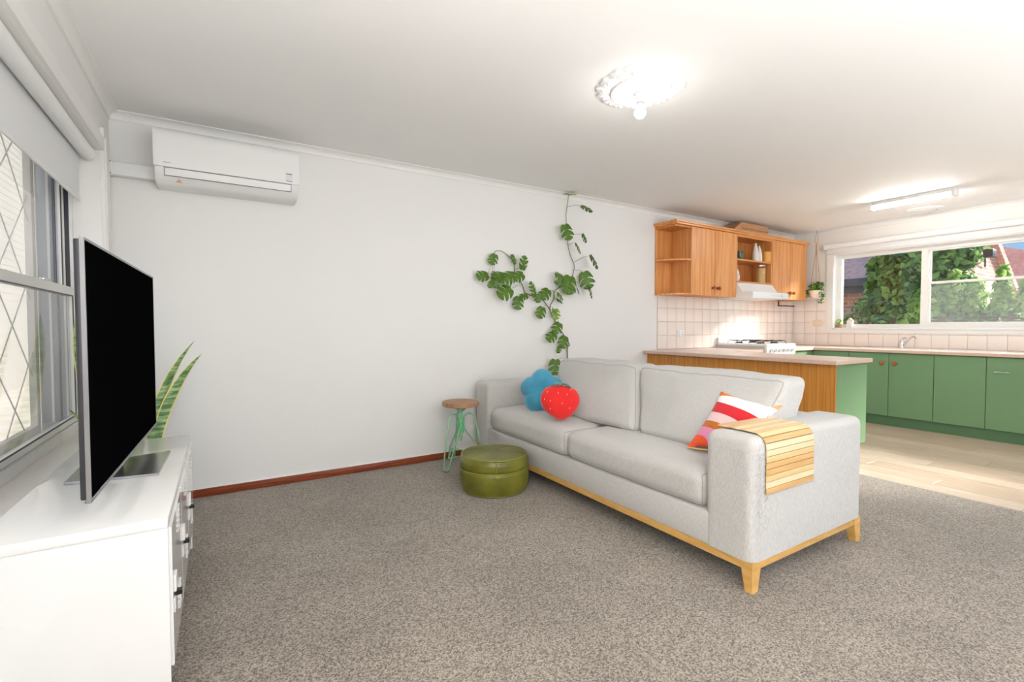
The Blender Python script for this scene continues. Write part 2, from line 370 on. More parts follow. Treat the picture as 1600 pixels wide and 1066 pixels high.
# wall tiles
P_ = .1555
obj('tile_backing', bx(4.185, XR, YB-.004, YB+.001, .855, 1.478), 'grout', wb, smooth=False)
tm = obj('tile', bx(-.0763, .0763, -.008, 0, -.0758, .0758, .0022, 2), 'tile_glaze', None); tme = tm.data; bpy.data.objects.remove(tm)
for i in range(18):
    for k in range(4): piece('tile', tme, wb, (4.186+P_*(i+.5), YB-.003, .856+P_*(k+.5)))
obj('tile_backing', bx(XR-.004, XR+.001, -.6, YB, .852, 1.032), 'grout', wk, smooth=False)
obj('tile_backing', bx(XR-.004, XR+.001, 3.285, YB, 1.03, 1.478), 'grout', wk, smooth=False)
cm = obj('tile', bx(-.0763, .0763, -.008, 0, -.0115, .0115, .0022, 1), 'tile_glaze', None); cme = cm.data; bpy.data.objects.remove(cm)
for j in range(24):
    yc = YB-.004-.156*(j+.5)
    if yc < .3: break
    piece('tile', tme, wk, (XR-.003, yc, .856+P_*.5), (0, 0, R(90)-PI))
    piece('tile', cme, wk, (XR-.003, yc, 1.0245), (0, 0, R(90)-PI)) if yc < 3.28 else None
    if yc > 3.28:
        for k in (1, 2, 3): piece('tile', tme, wk, (XR-.003, yc, .856+P_*(k+.5)), (0, 0, R(90)-PI))

# ------------------------------------------------------------------ window_1: left, double hung aluminium
XG = -.668
w1 = thing('window_1', 'white framed double hung window behind the television', 'window', (XL, 2.0, WZ0), kind=ST)
bm = BM()
box(bm, XL, XL+.016, WY1, WY1+.13, .52, 2.215); box(bm, XL, XL+.016, WY0-.13, WY0, .52, 2.215); box(bm, XL, XL+.016, WY0, WY1, WZ1, 2.16)
box(bm, XL+.016, XL+.022, WY1+.018, WY1+.112, .52, 2.16)
obj('architrave', bm, 'trim_paint', w1, smooth=False)
obj('sill', bx(-.80, XL+.004, WY0, WY1, WZ0-.025, WZ0+.006, .003), 'cream_board', w1)
bm = BM(); box(bm, -.80, XL, WY1-.006, WY1, WZ0, WZ1); box(bm, -.80, XL, WY0, WY1, WZ1-.006, WZ1); box(bm, -.80, XL, WY0, WY0+.006, WZ0, WZ1)
obj('reveal_lining', bm, 'trim_paint', w1, smooth=False)
bm = BM(); box(bm, -.735, -.652, WY0, WY1-.006, WZ0, .612); box(bm, -.735, -.66, WY0, WY1-.006, 2.03, WZ1-.006)
obj('frame', bm, 'trim_paint', w1, smooth=False)
for i, (a, b, mm) in enumerate(((-.662, -.674, 'trim_paint'), (-.676, -.694, 'alu_dark'), (-.694, -.704, 'trim_paint'), (-.704, -.722, 'alu'), (-.722, -.730, 'alu_dark'), (-.730, -.752, 'alu'), (-.752, -.762, 'trim_paint'), (-.762, -.80, 'alu'))):
    obj('track', bx(b, a, WY1-.03-(.006 if i % 2 == 0 else 0), WY1-.006, .612, 2.03), mm, w1, smooth=False)
def sash(y0, y1, x0, x1, z0, z1, st, rb, rt, haze='pane_glass'):
    s = obj('sash', BM(), 'trim_paint', w1); me = s.data
    b = BM(); box(b, x0, x1, y0, y1, z0, z0+rb); box(b, x0, x1, y0, y1, z1-rt, z1); box(b, x0, x1, y0, y0+st, z0+rb, z1-rt); box(b, x0, x1, y1-st, y1, z0+rb, z1-rt)
    b.transform(wm(w1).inverted()); bmesh.ops.recalc_face_normals(b, faces=b.faces); b.to_mesh(me); b.free()
    xm = (x0+x1)/2; obj('pane', bx(xm-.002, xm+.002, y0+st, y1-st, z0+rb, z1-rt), haze, s, smooth=False)
    obj('gasket', frame_rect(BM(), 'x', x1-.003, x1+.001, y0+st-.004, y1-st+.004, z0+rb-.004, z1-rt+.004, .006), 'alu_dark', s, smooth=False)
    return s
for (ya, yb) in ((2.02, WY1-.034), (WY0+.02, 1.98)):
    s1 = sash(ya, yb, -.684, -.660, .616, 1.325, .036, .03, .045)
    sash(ya, yb, -.720, -.698, 1.285, 2.03, .03, .04, .03)
    lt = obj('latch', bx(-.680, -.662, yb-.50, yb-.42, 1.326, 1.338, .003), 'steel', s1)
obj('mullion', bx(-.735, -.655, 1.98, 2.02, .612, 2.03), 'trim_paint', w1, smooth=False) if False else None
# security grille outside
sg = thing('security_grille', 'diamond pattern security screen fixed outside the television window', 'screen', (-.80, 2.0, WZ0))
obj('frame', frame_rect(BM(), 'x', -.84, -.812, WY0, WY1-.01, WZ0, WZ1, .05), 'cream_board', sg, smooth=False)
bm = BM(); st_ = .40
y = WY0-2
while y < WY1+.2:
    for sgn in (1, -1):
        # line y = y + sgn*(z - z0) clipped to the opening
        za, zb = WZ0, WZ1; pa = y if sgn > 0 else y+1.535
        t0, t1 = 0.0, zb-za
        for (lo, hi) in ((WY0, WY1-.01),):
            if sgn > 0: t0 = max(t0, lo-pa); t1 = min(t1, hi-pa)
            else: t0 = max(t0, pa-hi); t1 = min(t1, pa-lo)
        if t1 > t0: cyl(bm, (-.826, pa+sgn*t0, za+t0), (-.826, pa+sgn*t1, za+t1), .0028, n=6)
    y += st_
obj('diamond_bars', bm, 'screen_wire', sg)

# roller blind at the left window
rb = thing('roller_blind', 'white roller blind rolled part way down over the television window', 'blind', (-.6, 2.0, 2.05))
obj('roller', lathe(BM(), [(.0, 1.0), (.031, 1.0), (.034, 1.004), (.034, 3.396), (.031, 3.40), (.0, 3.40)], (-.590, 0, 2.048), 24, 'y', cap=False), 'white_plastic', rb)
obj('fabric', bx(-.6245, -.6225, 1.02, 3.375, 1.80, 2.05), 'fabric_blind', rb, smooth=False)
obj('bottom_bar', bx(-.628, -.619, 1.02, 3.375, 1.782, 1.802, .003), 'white_plastic', rb)
for yy in (.992, 3.40):
    br = obj('bracket', bx(-.625, -.565, yy, yy+.006, 2.02, 2.085, .002), 'white_plastic', rb)
    obj('screw', lathe(BM(), [(0, 0), (.004, 0), (.003, .003), (0, .003)], (-.575, yy+.006, 2.065), 8, 'y', cap=False), 'steel', br)

# ------------------------------------------------------------------ window_2: kitchen
w2 = thing('window_2', 'wide white framed kitchen window looking onto the garden', 'window', (XR, 1.3, KZ0), kind=ST)
bm = BM(); box(bm, XR-.018, XR, KY1, KY1+.085, 1.03, 2.15); box(bm, XR-.018, XR, KY0-.085, KY0, 1.03, 2.15); box(bm, XR-.018, XR, KY0, KY1, KZ1, 2.15)
box(bm, XR-.018, XR, KY0, KY1, 1.03, KZ0)
obj('architrave', bm, 'trim_paint', w2, smooth=False)
obj('sill', bx(XR-.03, XR+.12, KY0, KY1, KZ0-.02, KZ0+.004, .004), 'trim_paint', w2)
bm = BM(); box(bm, XR, XR+.18, KY1-.006, KY1, KZ0, KZ1); box(bm, XR, XR+.18, KY0, KY1, KZ1-.006, KZ1); box(bm, XR, XR+.18, KY0, KY0+.006, KZ0, KZ1)
obj('reveal_lining', bm, 'trim_paint', w2, smooth=False)
obj('frame', frame_rect(BM(), 'x', XR+.09, XR+.15, KY0+.006, KY1-.006, KZ0+.004, KZ1-.006, .045), 'trim_paint', w2, smooth=False)
zt0, zt1 = KZ0+.049, KZ1-.051
for a in (2.24, 1.23, .26): obj('mullion', bx(XR+.088, XR+.152, a-.033, a+.033, zt0, zt1), 'trim_paint', w2, smooth=False)
obj('pane', bx(XR+.118, XR+.122, 2.273, KY1-.051, zt0, zt1), 'pane_glass', w2, smooth=False)
obj('pane', bx(XR+.118, XR+.122, KY0+.051, .227, zt0, zt1), 'pane_glass', w2, smooth=False)
for (a, b) in ((1.263, 2.207), (.293, 1.197)):
    s = obj('sash', frame_rect(BM(), 'x', XR+.095, XR+.115, a, b, zt0, 1.635, .022), 'trim_paint', w2, smooth=False)
    obj('pane', bx(XR+.103, XR+.107, a+.022, b-.022, zt0+.022, 1.613), 'veiled_glass', s, smooth=False)
    s = obj('sash', frame_rect(BM(), 'x', XR+.118, XR+.138, a, b, 1.605, zt1, .018), 'trim_paint', w2, smooth=False)
    obj('pane', bx(XR+.126, XR+.130, a+.018, b-.018, 1.625, zt1-.018), 'pane_glass', s, smooth=False)
kb = thing('roller_blind', 'white roller blind rolled up above the kitchen window', 'blind', (XR-.05, 1.3, 2.17))
obj('roller', lathe(BM(), [(0, -.7), (.034, -.7), (.034, 3.26), (0, 3.26)], (XR-.055, 0, 2.175), 20, 'y', cap=False), 'white_plastic', kb)
obj('fabric', bx(XR-.028, XR-.026, -.68, 3.25, 2.085, 2.16), 'fabric_blind', kb, smooth=False)
obj('bottom_bar', bx(XR-.032, XR-.022, -.68, 3.25, 2.07, 2.086, .003), 'white_plastic', kb)
for yy in (-.706, 3.262): obj('bracket', bx(XR-.092, XR-.001, yy, yy+.006, 2.13, 2.21, .002), 'white_plastic', kb)

# ------------------------------------------------------------------ air conditioner
ac = thing('air_conditioner', 'white split system air conditioner mounted high on the long wall', 'air conditioner', (.075, YB, 1.98))
prof = [(YB, 2.283), (YB-.16, 2.285), (YB-.185, 2.278), (YB-.197, 2.262), (YB-.2, 2.24), (YB-.197, 2.075), (YB-.185, 2.03), (YB-.15, 1.985), (YB-.11, 1.972), (YB, 1.972)]
bm = prism(BM(), prof, 'x', -.312, .466)
bmesh.ops.bevel(bm, geom=[e for e in bm.edges if abs(e.verts[0].co.x-e.verts[1].co.x) < 1e-6], offset=.006, segments=2, affect='EDGES')
obj('body', bm, 'white_plastic', ac)
bm = prism(BM(), [(YB-.199, 2.066), (YB-.206, 2.066), (YB-.209, 2.24), (YB-.204, 2.268), (YB-.186, 2.287), (YB-.15, 2.291), (YB-.15, 2.286), (YB-.19, 2.279)], 'x', -.315, .472)
fp = obj('front_panel', bm, 'white_plastic', ac)
obj('label_sticker', bx(.392, .428, YB-.2085, YB-.2075, 2.083, 2.128), 'sticker', fp, smooth=False)
obj('sticker_border', bx(.391, .429, YB-.2086, YB-.2078, 2.126, 2.1305), 'print_dark', fp, smooth=False)
obj('sticker_border', bx(.391, .429, YB-.2086, YB-.2078, 2.080, 2.083), 'print_dark', fp, smooth=False)
obj('badge', bx(-.268, -.232, YB-.2085, YB-.2070, 2.088, 2.0915), 'print_grey', fp, smooth=False)
bm = hexa(BM(), [(x, y, z) for x in (-.262, .418) for (y, z) in ((YB-.1985, 2.060), (YB-.2020, 2.058), (YB-.187, 2.012), (YB-.193, 2.012))])
bm = prism(BM(), [(YB-.196, 2.061), (YB-.200, 2.061), (YB-.1895, 2.020), (YB-.1855, 2.020)], 'x', -.262, .42)
obj('louver_flap', bm, 'white_plastic', ac)
bm = BM(); box(bm, -.266, .424, YB-.1985, YB-.19, 2.062, 2.0645); 
for xx in (-.2655, .4215): prism(bm, [(YB-.1965, 2.062), (YB-.1985, 2.062), (YB-.188, 2.018), (YB-.186, 2.018)], 'x', xx, xx+.0025)
prism(bm, [(YB-.1880, 2.0195), (YB-.1900, 2.0195), (YB-.1890, 2.0165), (YB-.1870, 2.0165)], 'x', -.266, .424)
obj('louver_gap', bm, 'print_dark', ac, smooth=False)
bm = BM(); nrm = Vector((0, -.045, -.035)).normalized()
tri = [Vector((xx, YB-.1705, 2.0095))+Vector((0, .014, -.018))*t for xx, t in ((-.212, 1), (-.176, 1), (-.194, 0))]
v = [bm.verts.new(p+nrm*.002) for p in tri]; bm.faces.new(v); obj('warning_triangle', bm, 'print_orange', ac, smooth=False)
pc = thing('pipe_cover', 'white plastic pipe duct running from the corner to the air conditioner', 'pipe duct', (-.43, YB, 2.01))
obj('duct', bx(XL, -.313, YB-.06, YB, 2.015, 2.093, .008, 2), 'white_plastic', pc)
obj('end_bracket', bx(XL, XL+.02, YB-.064, YB, 2.011, 2.097, .008, 2), 'white_plastic', pc)
for zz in (2.022, 2.09): obj('screw', lathe(BM(), [(0, 0), (.004, 0), (.003, -.003), (0, -.003)], (XL+.012, YB-.064, zz), 8, 'y', cap=False), 'knob_wood', pc)

# ------------------------------------------------------------------ ceiling fittings
RC = (1.945, 1.845)
rose = thing('ceiling_rose', 'ornate white plaster ceiling rose with scalloped rim around the bulb', 'ceiling rose', (RC[0], RC[1], ZC))
bm = BM(); n = 128; prof = [(1.0, 0), (1.0, .010), (.93, .018), (.80, .020), (.70, .022), (.69, .034), (.655, .036), (.64, .024), (.40, .018), (.22, .026), (.12, .040), (0.001, .042)]
rings = []
for (f, h) in prof:
    ring = []
    for j in range(n):
        a = 2*PI*j/n; sc = 1+(.055*abs(math.sin(a*8))+.02*math.sin(a*32))*(max(0, f-.72)/.28)
        ring.append(bm.verts.new((RC[0]+.222*f*sc*math.cos(a), RC[1]+.222*f*sc*math.sin(a), ZC-h)))
    rings.append(ring)
for A, B in zip(rings, rings[1:]):
    for j in range(n): bm.faces.new((A[j], A[(j+1) % n], B[(j+1) % n], B[j]))
bm.faces.new(rings[-1]); obj('medallion', bm, 'ceiling_paint', rose, angle=60)
for j in range(16):
    a = 2*PI*(j+.5)/16; ca, sa = math.cos(a), math.sin(a); b = BM()
    for (rr, tt, hh, s) in ((.192, 0, .020, 1.0), (.205, .018, .016, .7), (.205, -.018, .016, .7), (.170, 0, .022, .6)):
        m4 = Matrix.Translation((RC[0]+ca*rr-sa*tt, RC[1]+sa*rr+ca*tt, ZC-hh)) @ Matrix.Rotation(a, 4, 'Z') @ Matrix.Diagonal((.017*s, .012*s, .010*s, 1))
        bmesh.ops.create_icosphere(b, subdivisions=1, radius=1, matrix=m4)
    obj('acanthus', b, 'ceiling_paint', rose, angle=60)
for j in range(12):
    a = 2*PI*j/12; b = BM()
    for rr, s in ((.085, 1), (.060, .7), (.108, .6)):
        m4 = Matrix.Translation((RC[0]+math.cos(a)*rr, RC[1]+math.sin(a)*rr, ZC-.021)) @ Matrix.Rotation(a, 4, 'Z') @ Matrix.Diagonal((.014*s, .008*s, .007, 1))
        bmesh.ops.create_icosphere(b, subdivisions=1, radius=1, matrix=m4)
    obj('leaf_scroll', b, 'ceiling_paint', rose, angle=60)
bl = thing('ceiling_bulb', 'bare lit light bulb in a white batten holder under the ceiling rose', 'light bulb', (RC[0], RC[1], ZC-.042))
obj('batten_holder', lathe(BM(), [(0, ZC-.041), (.034, ZC-.041), (.032, ZC-.052), (.021, ZC-.056), (.019, ZC-.085), (.0, ZC-.086)], (RC[0], RC[1], 0), 24, cap=False), 'white_plastic', bl)
obj('collar', lathe(BM(), [(.0, ZC-.085), (.0205, ZC-.085), (.0205, ZC-.091), (0, ZC-.091)], (RC[0], RC[1], 0), 24, cap=False), 'alu', bl)
bz = ZC-.091; bp = [(.012, bz), (.014, bz-.012), (.024, bz-.028)]+[(.031*math.cos(t), bz-.045-.031*math.sin(t)) for t in [PI/2*k/7-.35 for k in range(9)] if t < PI/2-.02]+[(.001, bz-.076)]
obj('glass_bulb', lathe(BM(), bp, (RC[0], RC[1], 0), 24), 'bulb_glow', bl)
def lamp(name, kind, energy, loc, parent, rot=None, **kw):
    d = bpy.data.lights.new(name, kind); d.energy = energy; d.color = (1, .985, .965)
    for k, v_ in kw.items(): setattr(d, k, v_)
    o = bpy.data.objects.new(name, d); C.objects.link(o); o.parent = parent
    o.location = wm(parent).inverted() @ Vector(loc)
    if rot: o.rotation_euler = rot
    return o
lamp('bulb_light', 'POINT', BULB_W, (RC[0], RC[1], bz-.125), bl, shadow_soft_size=.04)

ft = thing('fluorescent_light', 'short fluorescent tube light fixed to the kitchen ceiling', 'ceiling light', (5.84, 1.97, ZC))
obj('batten', bx(5.795, 5.895, 1.64, 2.30, ZC-.035, ZC, .004), 'white_plastic', ft)
for yy in (1.625, 2.285): obj('end_cap', bx(5.79, 5.90, yy, yy+.03, ZC-.078, ZC, .006), 'white_plastic', ft)
obj('tube', cyl(BM(), (5.845, 1.655, ZC-.058), (5.845, 2.285, ZC-.058), .016), 'tube_glow', ft)
vt = thing('exhaust_vent', 'round white exhaust vent in the kitchen ceiling beside the tube light', 'vent', (6.63, 2.11, ZC))
obj('ring', lathe(BM(), [(.105, -.001), (.165, -.001), (.160, -.010), (.115, -.020), (.105, -.012)], (6.63, 2.11, ZC), 40, cap=False), 'white_plastic', vt)
obj('disc', lathe(BM(), [(.0, -.001), (.095, -.001), (.095, -.016), (.06, -.024), (0, -.026)], (6.63, 2.11, ZC), 40, cap=False), 'white_plastic', vt)
for i, (xx, yy) in enumerate(((-.1, -.9), (2.9, -1.2), (5.6, -1.0))):  # unseen uplighters added as fill to brighten the ceiling and room
    fl2 = thing('fill_uplighter', ('added unseen fill uplighter behind the viewpoint, living room side', 'added unseen fill uplighter behind the viewpoint, in the middle', 'added unseen fill uplighter behind the viewpoint, kitchen side')[i], 'floor lamp', (xx, yy, 0), group='added fill uplighters behind the viewpoint')
    obj('base', lathe(BM(), [(0, 0), (.14, 0), (.14, .015), (.03, .03), (0, .03)], (xx, yy, 0), 28, cap=False), 'black_metal', fl2)
    obj('pole', cyl(BM(), (xx, yy, .03), (xx, yy, .70), .012, n=12), 'black_metal', fl2)
    obj('shade', lathe(BM(), [(.03, .68), (.06, .695), (.12, .75), (.15, .81), (.147, .81), (.115, .755), (.055, .702), (.03, .687)], (xx, yy, 0), 28), 'black_metal', fl2)
    lamp('fill_uplight', 'SPOT', UPLIGHT_W[i], (xx, yy, .815), fl2, (PI, 0, 0), spot_size=R(150), spot_blend=.5, shadow_soft_size=.10)

# ------------------------------------------------------------------ media cabinet and television
cb = thing('media_cabinet', 'glossy white metal locker cabinet under the television', 'cabinet', (-.335, 2.235, 0))
X0, X1, Y0, Y1 = -.535, -.137, 1.632, 2.837
obj('body', bx(X0, X1, Y0+.018, Y1-.018, .135, .548, .002, 1), 'white_metal', cb)
obj('top_panel', bx(X0-.001, X1+.004, Y0-.002, Y1+.002, .551, .58, .003, 2), 'white_metal', cb)
obj('shadow_seam', bx(X0+.004, X1-.004, Y0+.004, Y1-.004, .546, .553), 'print_dark', cb, smooth=False)
for yy in (Y0, Y1-.018): obj('side_panel', bx(X0, X1+.003, yy, yy+.018, .012, .5505, .002, 1), 'white_metal', cb)
for xx in (X0+.03, X1-.02):
    for yy in (Y0+.009, Y1-.009): obj('foot', lathe(BM(), [(0, 0), (.010, 0), (.010, .014), (0, .014)], (xx, yy, 0), 12, cap=False), 'black_metal', cb)
for k in range(3):
    a = Y0+.018+k*.3897; b = a+.3897
    d = obj('door', bx(X1, X1+.010, a+.003, b-.003, .14, .546, .002, 1), 'white_metal', cb)
    for zc, ns in ((.495, 5), (.245, 5)):
        for q in range(ns): obj('louvre', bx(X1+.010, X1+.0135, a+.20, a+.26, zc-.04+q*.017, zc-.04+q*.017+.009, .001, 1), 'trim_paint', d)
    h = obj('hasp', bx(X1+.010, X1+.017, a+.020, a+.062, .345, .395, .002, 1), 'trim_paint', d)
    obj('staple', bx(X1+.012, X1+.030, a+.030, a+.050, .330, .344, .001, 1), 'black_metal', h)
    obj('hasp_plate', bx(X1+.010, X1+.014, a+.018, a+.064, .285, .329, .002, 1), 'trim_paint', h)

tv = thing('television', 'slim black flat screen television with silver edge on the white cabinet', 'television', (-.289, 2.276, .581), (0, 0, R(-1.63)))
def tl(b): b.transform(wm(tv)); return b
TW, TZ0, TZ1 = .597, .062, .775
obj('back_housing', tl(bx(-.022, -.006, -TW+.006, TW-.006, TZ0+.004, TZ1-.004, .004)), 'alu_dark', tv)
obj('back_bulge', tl(bx(-.055, -.022, -.40, .40, TZ0+.02, TZ0+.36, .012)), 'alu_dark', tv)
obj('bezel', tl(frame_rect(BM(), 'x', -.008, .002, -TW, TW, TZ0, TZ1, .007)), 'alu', tv, smooth=False)
obj('screen', tl(bx(-.004, .0012, -TW+.006, TW-.006, TZ0+.008, TZ1-.005)), 'black_screen', tv, smooth=False)
obj('lower_lip', tl(bx(-.012, .003, -TW, TW, TZ0-.004, TZ0+.003, .002)), 'alu', tv)
bs_ = obj('stand_base', tl(hexa(BM(), [(-.165, -.135, 0), (-.165, -.135, .010), (-.165, .085, 0), (-.165, .085, .016), (.098, -.16, 0), (.098, -.16, .008), (.098, .185, 0), (.098, .185, .012)])), 'steel', tv, smooth=False)
obj('stand_neck', tl(hexa(BM(), [(-.075, -.09, .01), (-.060, -.09, .15), (-.075, .09, .01), (-.060, .09, .15), (-.045, -.09, .01), (-.035, -.09, .15), (-.045, .09, .01), (-.035, .09, .15)])), 'alu_dark', tv, smooth=False)

# ------------------------------------------------------------------ snake plant behind the television
sn = thing('snake_plant', 'snake plant with yellow edged upright leaves behind the television', 'plant', (-.36, 3.10, 0))
obj('pot', lathe(BM(), [(0, 0), (.10, 0), (.125, .30), (.13, .31), (.118, .31), (.112, .28), (0, .28)], (-.36, 3.10, 0), 28, cap=False), 'pot_white', sn)
obj('soil', lathe(BM(), [(0, .27), (.112, .27), (.112, .285), (0, .287)], (-.36, 3.10, 0), 20, cap=False), 'soil', sn)
def blade(base, mid, tip, wd, yaw, tw=.6):
    bm = BM(); rows = []; n = 14
    A, Bm, T = Vector(base), Vector(mid), Vector(tip)
    for i in range(n+1):
        t = i/n; p = A*(1-t)**2+Bm*2*t*(1-t)+T*t*t; d = ((Bm-A)*(1-t)+(T-Bm)*t).normalized()
        wdt = wd*(.55+.75*t if t < .5 else .925*(1-((t-.5)/.5)**2.2))+.0008
        a = yaw+tw*(t-.5); s = Vector((math.cos(a), math.sin(a), 0)); s = (s-d*s.dot(d)).normalized(); nn = d.cross(s)
        rows.append([bm.verts.new(p+s*wdt*u+nn*wdt*.35*abs(u)) for u in (-1, -.78, 0, .78, 1)])
    for r0, r1 in zip(rows, rows[1:]):
        for k in range(4):
            f = bm.faces.new((r0[k], r0[k+1], r1[k+1], r1[k])); f.material_index = 1 if k in (0, 3) else 0
    return bm
for (b0, m0, t0, wd, yw, tw) in (
    ((-.33, 3.08, .28), (-.345, 3.14, .72), (-.124, 3.20, 1.035), .026, .3, .9), ((-.32, 3.10, .28), (-.31, 3.13, .70), (-.089, 3.16, .965), .030, .1, .9),
    ((-.37, 3.13, .28), (-.36, 3.2, .7), (-.306, 3.25, 1.0), .026, 1.2, .5), ((-.40, 3.10, .28), (-.62, 3.12, .75), (-.605, 3.14, 1.19), .032, -.3, .5),
    ((-.40, 3.06, .28), (-.50, 3.0, .62), (-.628, 3.06, .722), .026, 1.0, .4), ((-.38, 3.05, .28), (-.36, 2.98, .8), (-.44, 2.95, 1.22), .032, .2, .6),
    ((-.35, 3.15, .28), (-.40, 3.25, .8), (-.46, 3.33, 1.15), .030, .5, .6), ((-.36, 3.04, .28), (-.42, 2.92, .66), (-.50, 2.90, .98), .028, .4, .4)):
    obj('leaf', blade(b0, m0, t0, wd, yw, tw), ['snake_leaf', 'snake_edge'], sn, angle=60)

# ------------------------------------------------------------------ sofa
SX0, SX1, SY0, SY1 = 1.862, 2.825, 1.128, 3.635
so = thing('sofa', 'light grey fabric two seat sofa with oak plinth and legs', 'sofa', (2.34, 2.38, 0))
bm = BM()
box(bm, SX0+.006, SX0+.032, SY0+.01, SY1-.01, .092, .128); box(bm, SX1-.032, SX1-.006, SY0+.01, SY1-.01, .092, .128)
box(bm, SX0+.032, SX1-.032, SY0+.008, SY0+.034, .092, .128); box(bm, SX0+.032, SX1-.032, SY1-.034, SY1-.008, .092, .128)
obj('plinth', bm, 'sofa_oak', so, smooth=False)
for (xx, sx) in ((SX0+.003, 1), (SX1-.003, -1)):
    for (yy, sy) in ((SY0+.004, 1), (SY1-.004, -1)):
        o_ = [(0, .046), (.085, .050)]
        obj('leg', hexa(BM(), [(xx+sx*(i*(.042 if k == 0 else .068)), yy+sy*(j*(.032 if k == 0 else .055)), (0, .128)[k]) for i in (0, 1) for j in (0, 1) for k in (0, 1)]), 'sofa_oak', so, smooth=False)
obj('base', bx(SX0+.004, SX1-.01, SY0+.2, SY1-.2, .128, .275, .006), 'sofa_fabric', so)
def arm(y0, y1):
    b = puff(boxcorners(SX0, SX1, y0, y1, .060, .652), (.963, .236, .592), .042, 30, (.003, .003, .006), .002, 5)
    for v in b.verts: v.co.z = max(v.co.z, .1285)
    return b
near_arm = obj('armrest', arm(SY0, SY0+.238), 'sofa_fabric', so, angle=60)
far_arm = obj('armrest', arm(SY1-.238, SY1), 'sofa_fabric', so, angle=60)
obj('backrest', bx(SX1-.19, SX1-.002, SY0+.2, SY1-.2, .20, .635, .035, 4), 'sofa_fabric', so)
IN0, IN1, MID = SY0+.238, SY1-.238, 2.395
for (a, b, sd) in ((IN0+.002, MID-.003, 1), (MID+.003, IN1-.002, 9)):
    c = boxcorners(SX0+.002, SX1-.17, a, b, .272, .452)
    sc = obj('seat_cushion', puff(c, (.79, b-a, .18), .062, 30, (.008, .006, .026), .004, 4, sd), 'sofa_fabric', so, angle=70)
    for sd_ in (-1, 1): obj('piping', tube(BM(), seam_loop(1, sd_), .0028, 6, True), 'sofa_piping', sc)
bcs = (((2.135, 2.47), (2.37, 2.60), (1.335, 2.030), (1.272, 2.245), 3), ((2.135, 2.47), (2.37, 2.60), (2.052, 2.935), (2.268, 3.125), 11))
for (xb, xt, yb, yt, sd) in bcs:
    c = [((xb if k == 0 else xt)[i], (yb if k == 0 else yt)[j], (.462, .852)[k]) for i in (0, 1) for j in (0, 1) for k in (0, 1)]
    bk = obj('back_cushion', puff(c, (.28, .88, .42), .050, 38, (.040, .014, .014), .011, 5.5, sd, (1, 1.4, .8)), 'sofa_fabric', so, angle=70)
    obj('piping', tube(BM(), seam_loop(0, -1), .0028, 6, True), 'sofa_piping', bk)
# frayed scratch threads on the near arm corner
bm = BM(); rnd = random.Random(3)
for i in range(520):
    zz = .24+.36*rnd.random()**.8; spread = .045
    if rnd.random() < .5: p = Vector((SX0-.001, SY0+.03+abs(rnd.gauss(0, spread)), zz)); nrm = Vector((-1, 0, 0))
    else: p = Vector((SX0+.03+abs(rnd.gauss(0, spread*.6)), SY0-.001, zz)); nrm = Vector((0, -1, 0))
    if rnd.random() < .4:
        a = rnd.random()*PI/2; p = Vector((SX0+.05-.05*math.cos(a), SY0+.05-.05*math.sin(a), zz)); nrm = Vector((-math.cos(a), -math.sin(a), 0))
    t = Vector((rnd.uniform(-1, 1), rnd.uniform(-1, 1), rnd.uniform(-1, 1))); t = (t-nrm*t.dot(nrm)).normalized(); L = rnd.uniform(.008, .022)
    tube(bm, [p, p+nrm*.004+t*L*.5, p+nrm*rnd.uniform(.002, .007)+t*L], .0009, 4, caps=False)
for i in range(60):
    zz = .40+.23*rnd.random(); p = Vector((SX1-.004, SY0+.02+.03*rnd.random(), zz)); t = Vector((.7, -.5, rnd.uniform(-.8, .8)))
    tube(bm, [p, p+t*.006, p+t*.009+Vector((0, 0, -.004))], .0007, 4, caps=False)
fr_ = obj('frayed_threads', bm, 'sofa_thread', near_arm); fr_['kind'] = 'stuff'

# armrest tray of bamboo slats, draped over the near arm
tr = thing('armrest_tray', 'bamboo slat tray draped over the near sofa arm', 'armrest tray', (2.12, SY0+.08, .655))
path = []; ya = SY0+.222
ytop = .6615; yo = SY0-.0075; rr_ = .058
pts = [(ya, ytop-.002)]
L = 0; prev = None; dense = []
for i in range(40): dense.append((ya-(ya-(yo+rr_))*i/39, ytop+.001*math.sin(PI*i/39)))
for i in range(1, 25): a = PI/2*i/24; dense.append((yo+rr_-rr_*math.sin(a), ytop-rr_+rr_*math.cos(a)))
for i in range(1, 40): dense.append((yo, ytop-rr_-(ytop-rr_-.408)*i/39))
cum = [0]
for p, q in zip(dense, dense[1:]): cum.append(cum[-1]+math.hypot(p[0]-q[0], p[1]-q[1]))
NS = 17
def at_len(s):
    for i in range(len(cum)-1):
        if cum[i+1] >= s: t = (s-cum[i])/(cum[i+1]-cum[i]); return dense[i][0]+(dense[i+1][0]-dense[i][0])*t, dense[i][1]+(dense[i+1][1]-dense[i][1])*t
    return dense[-1]
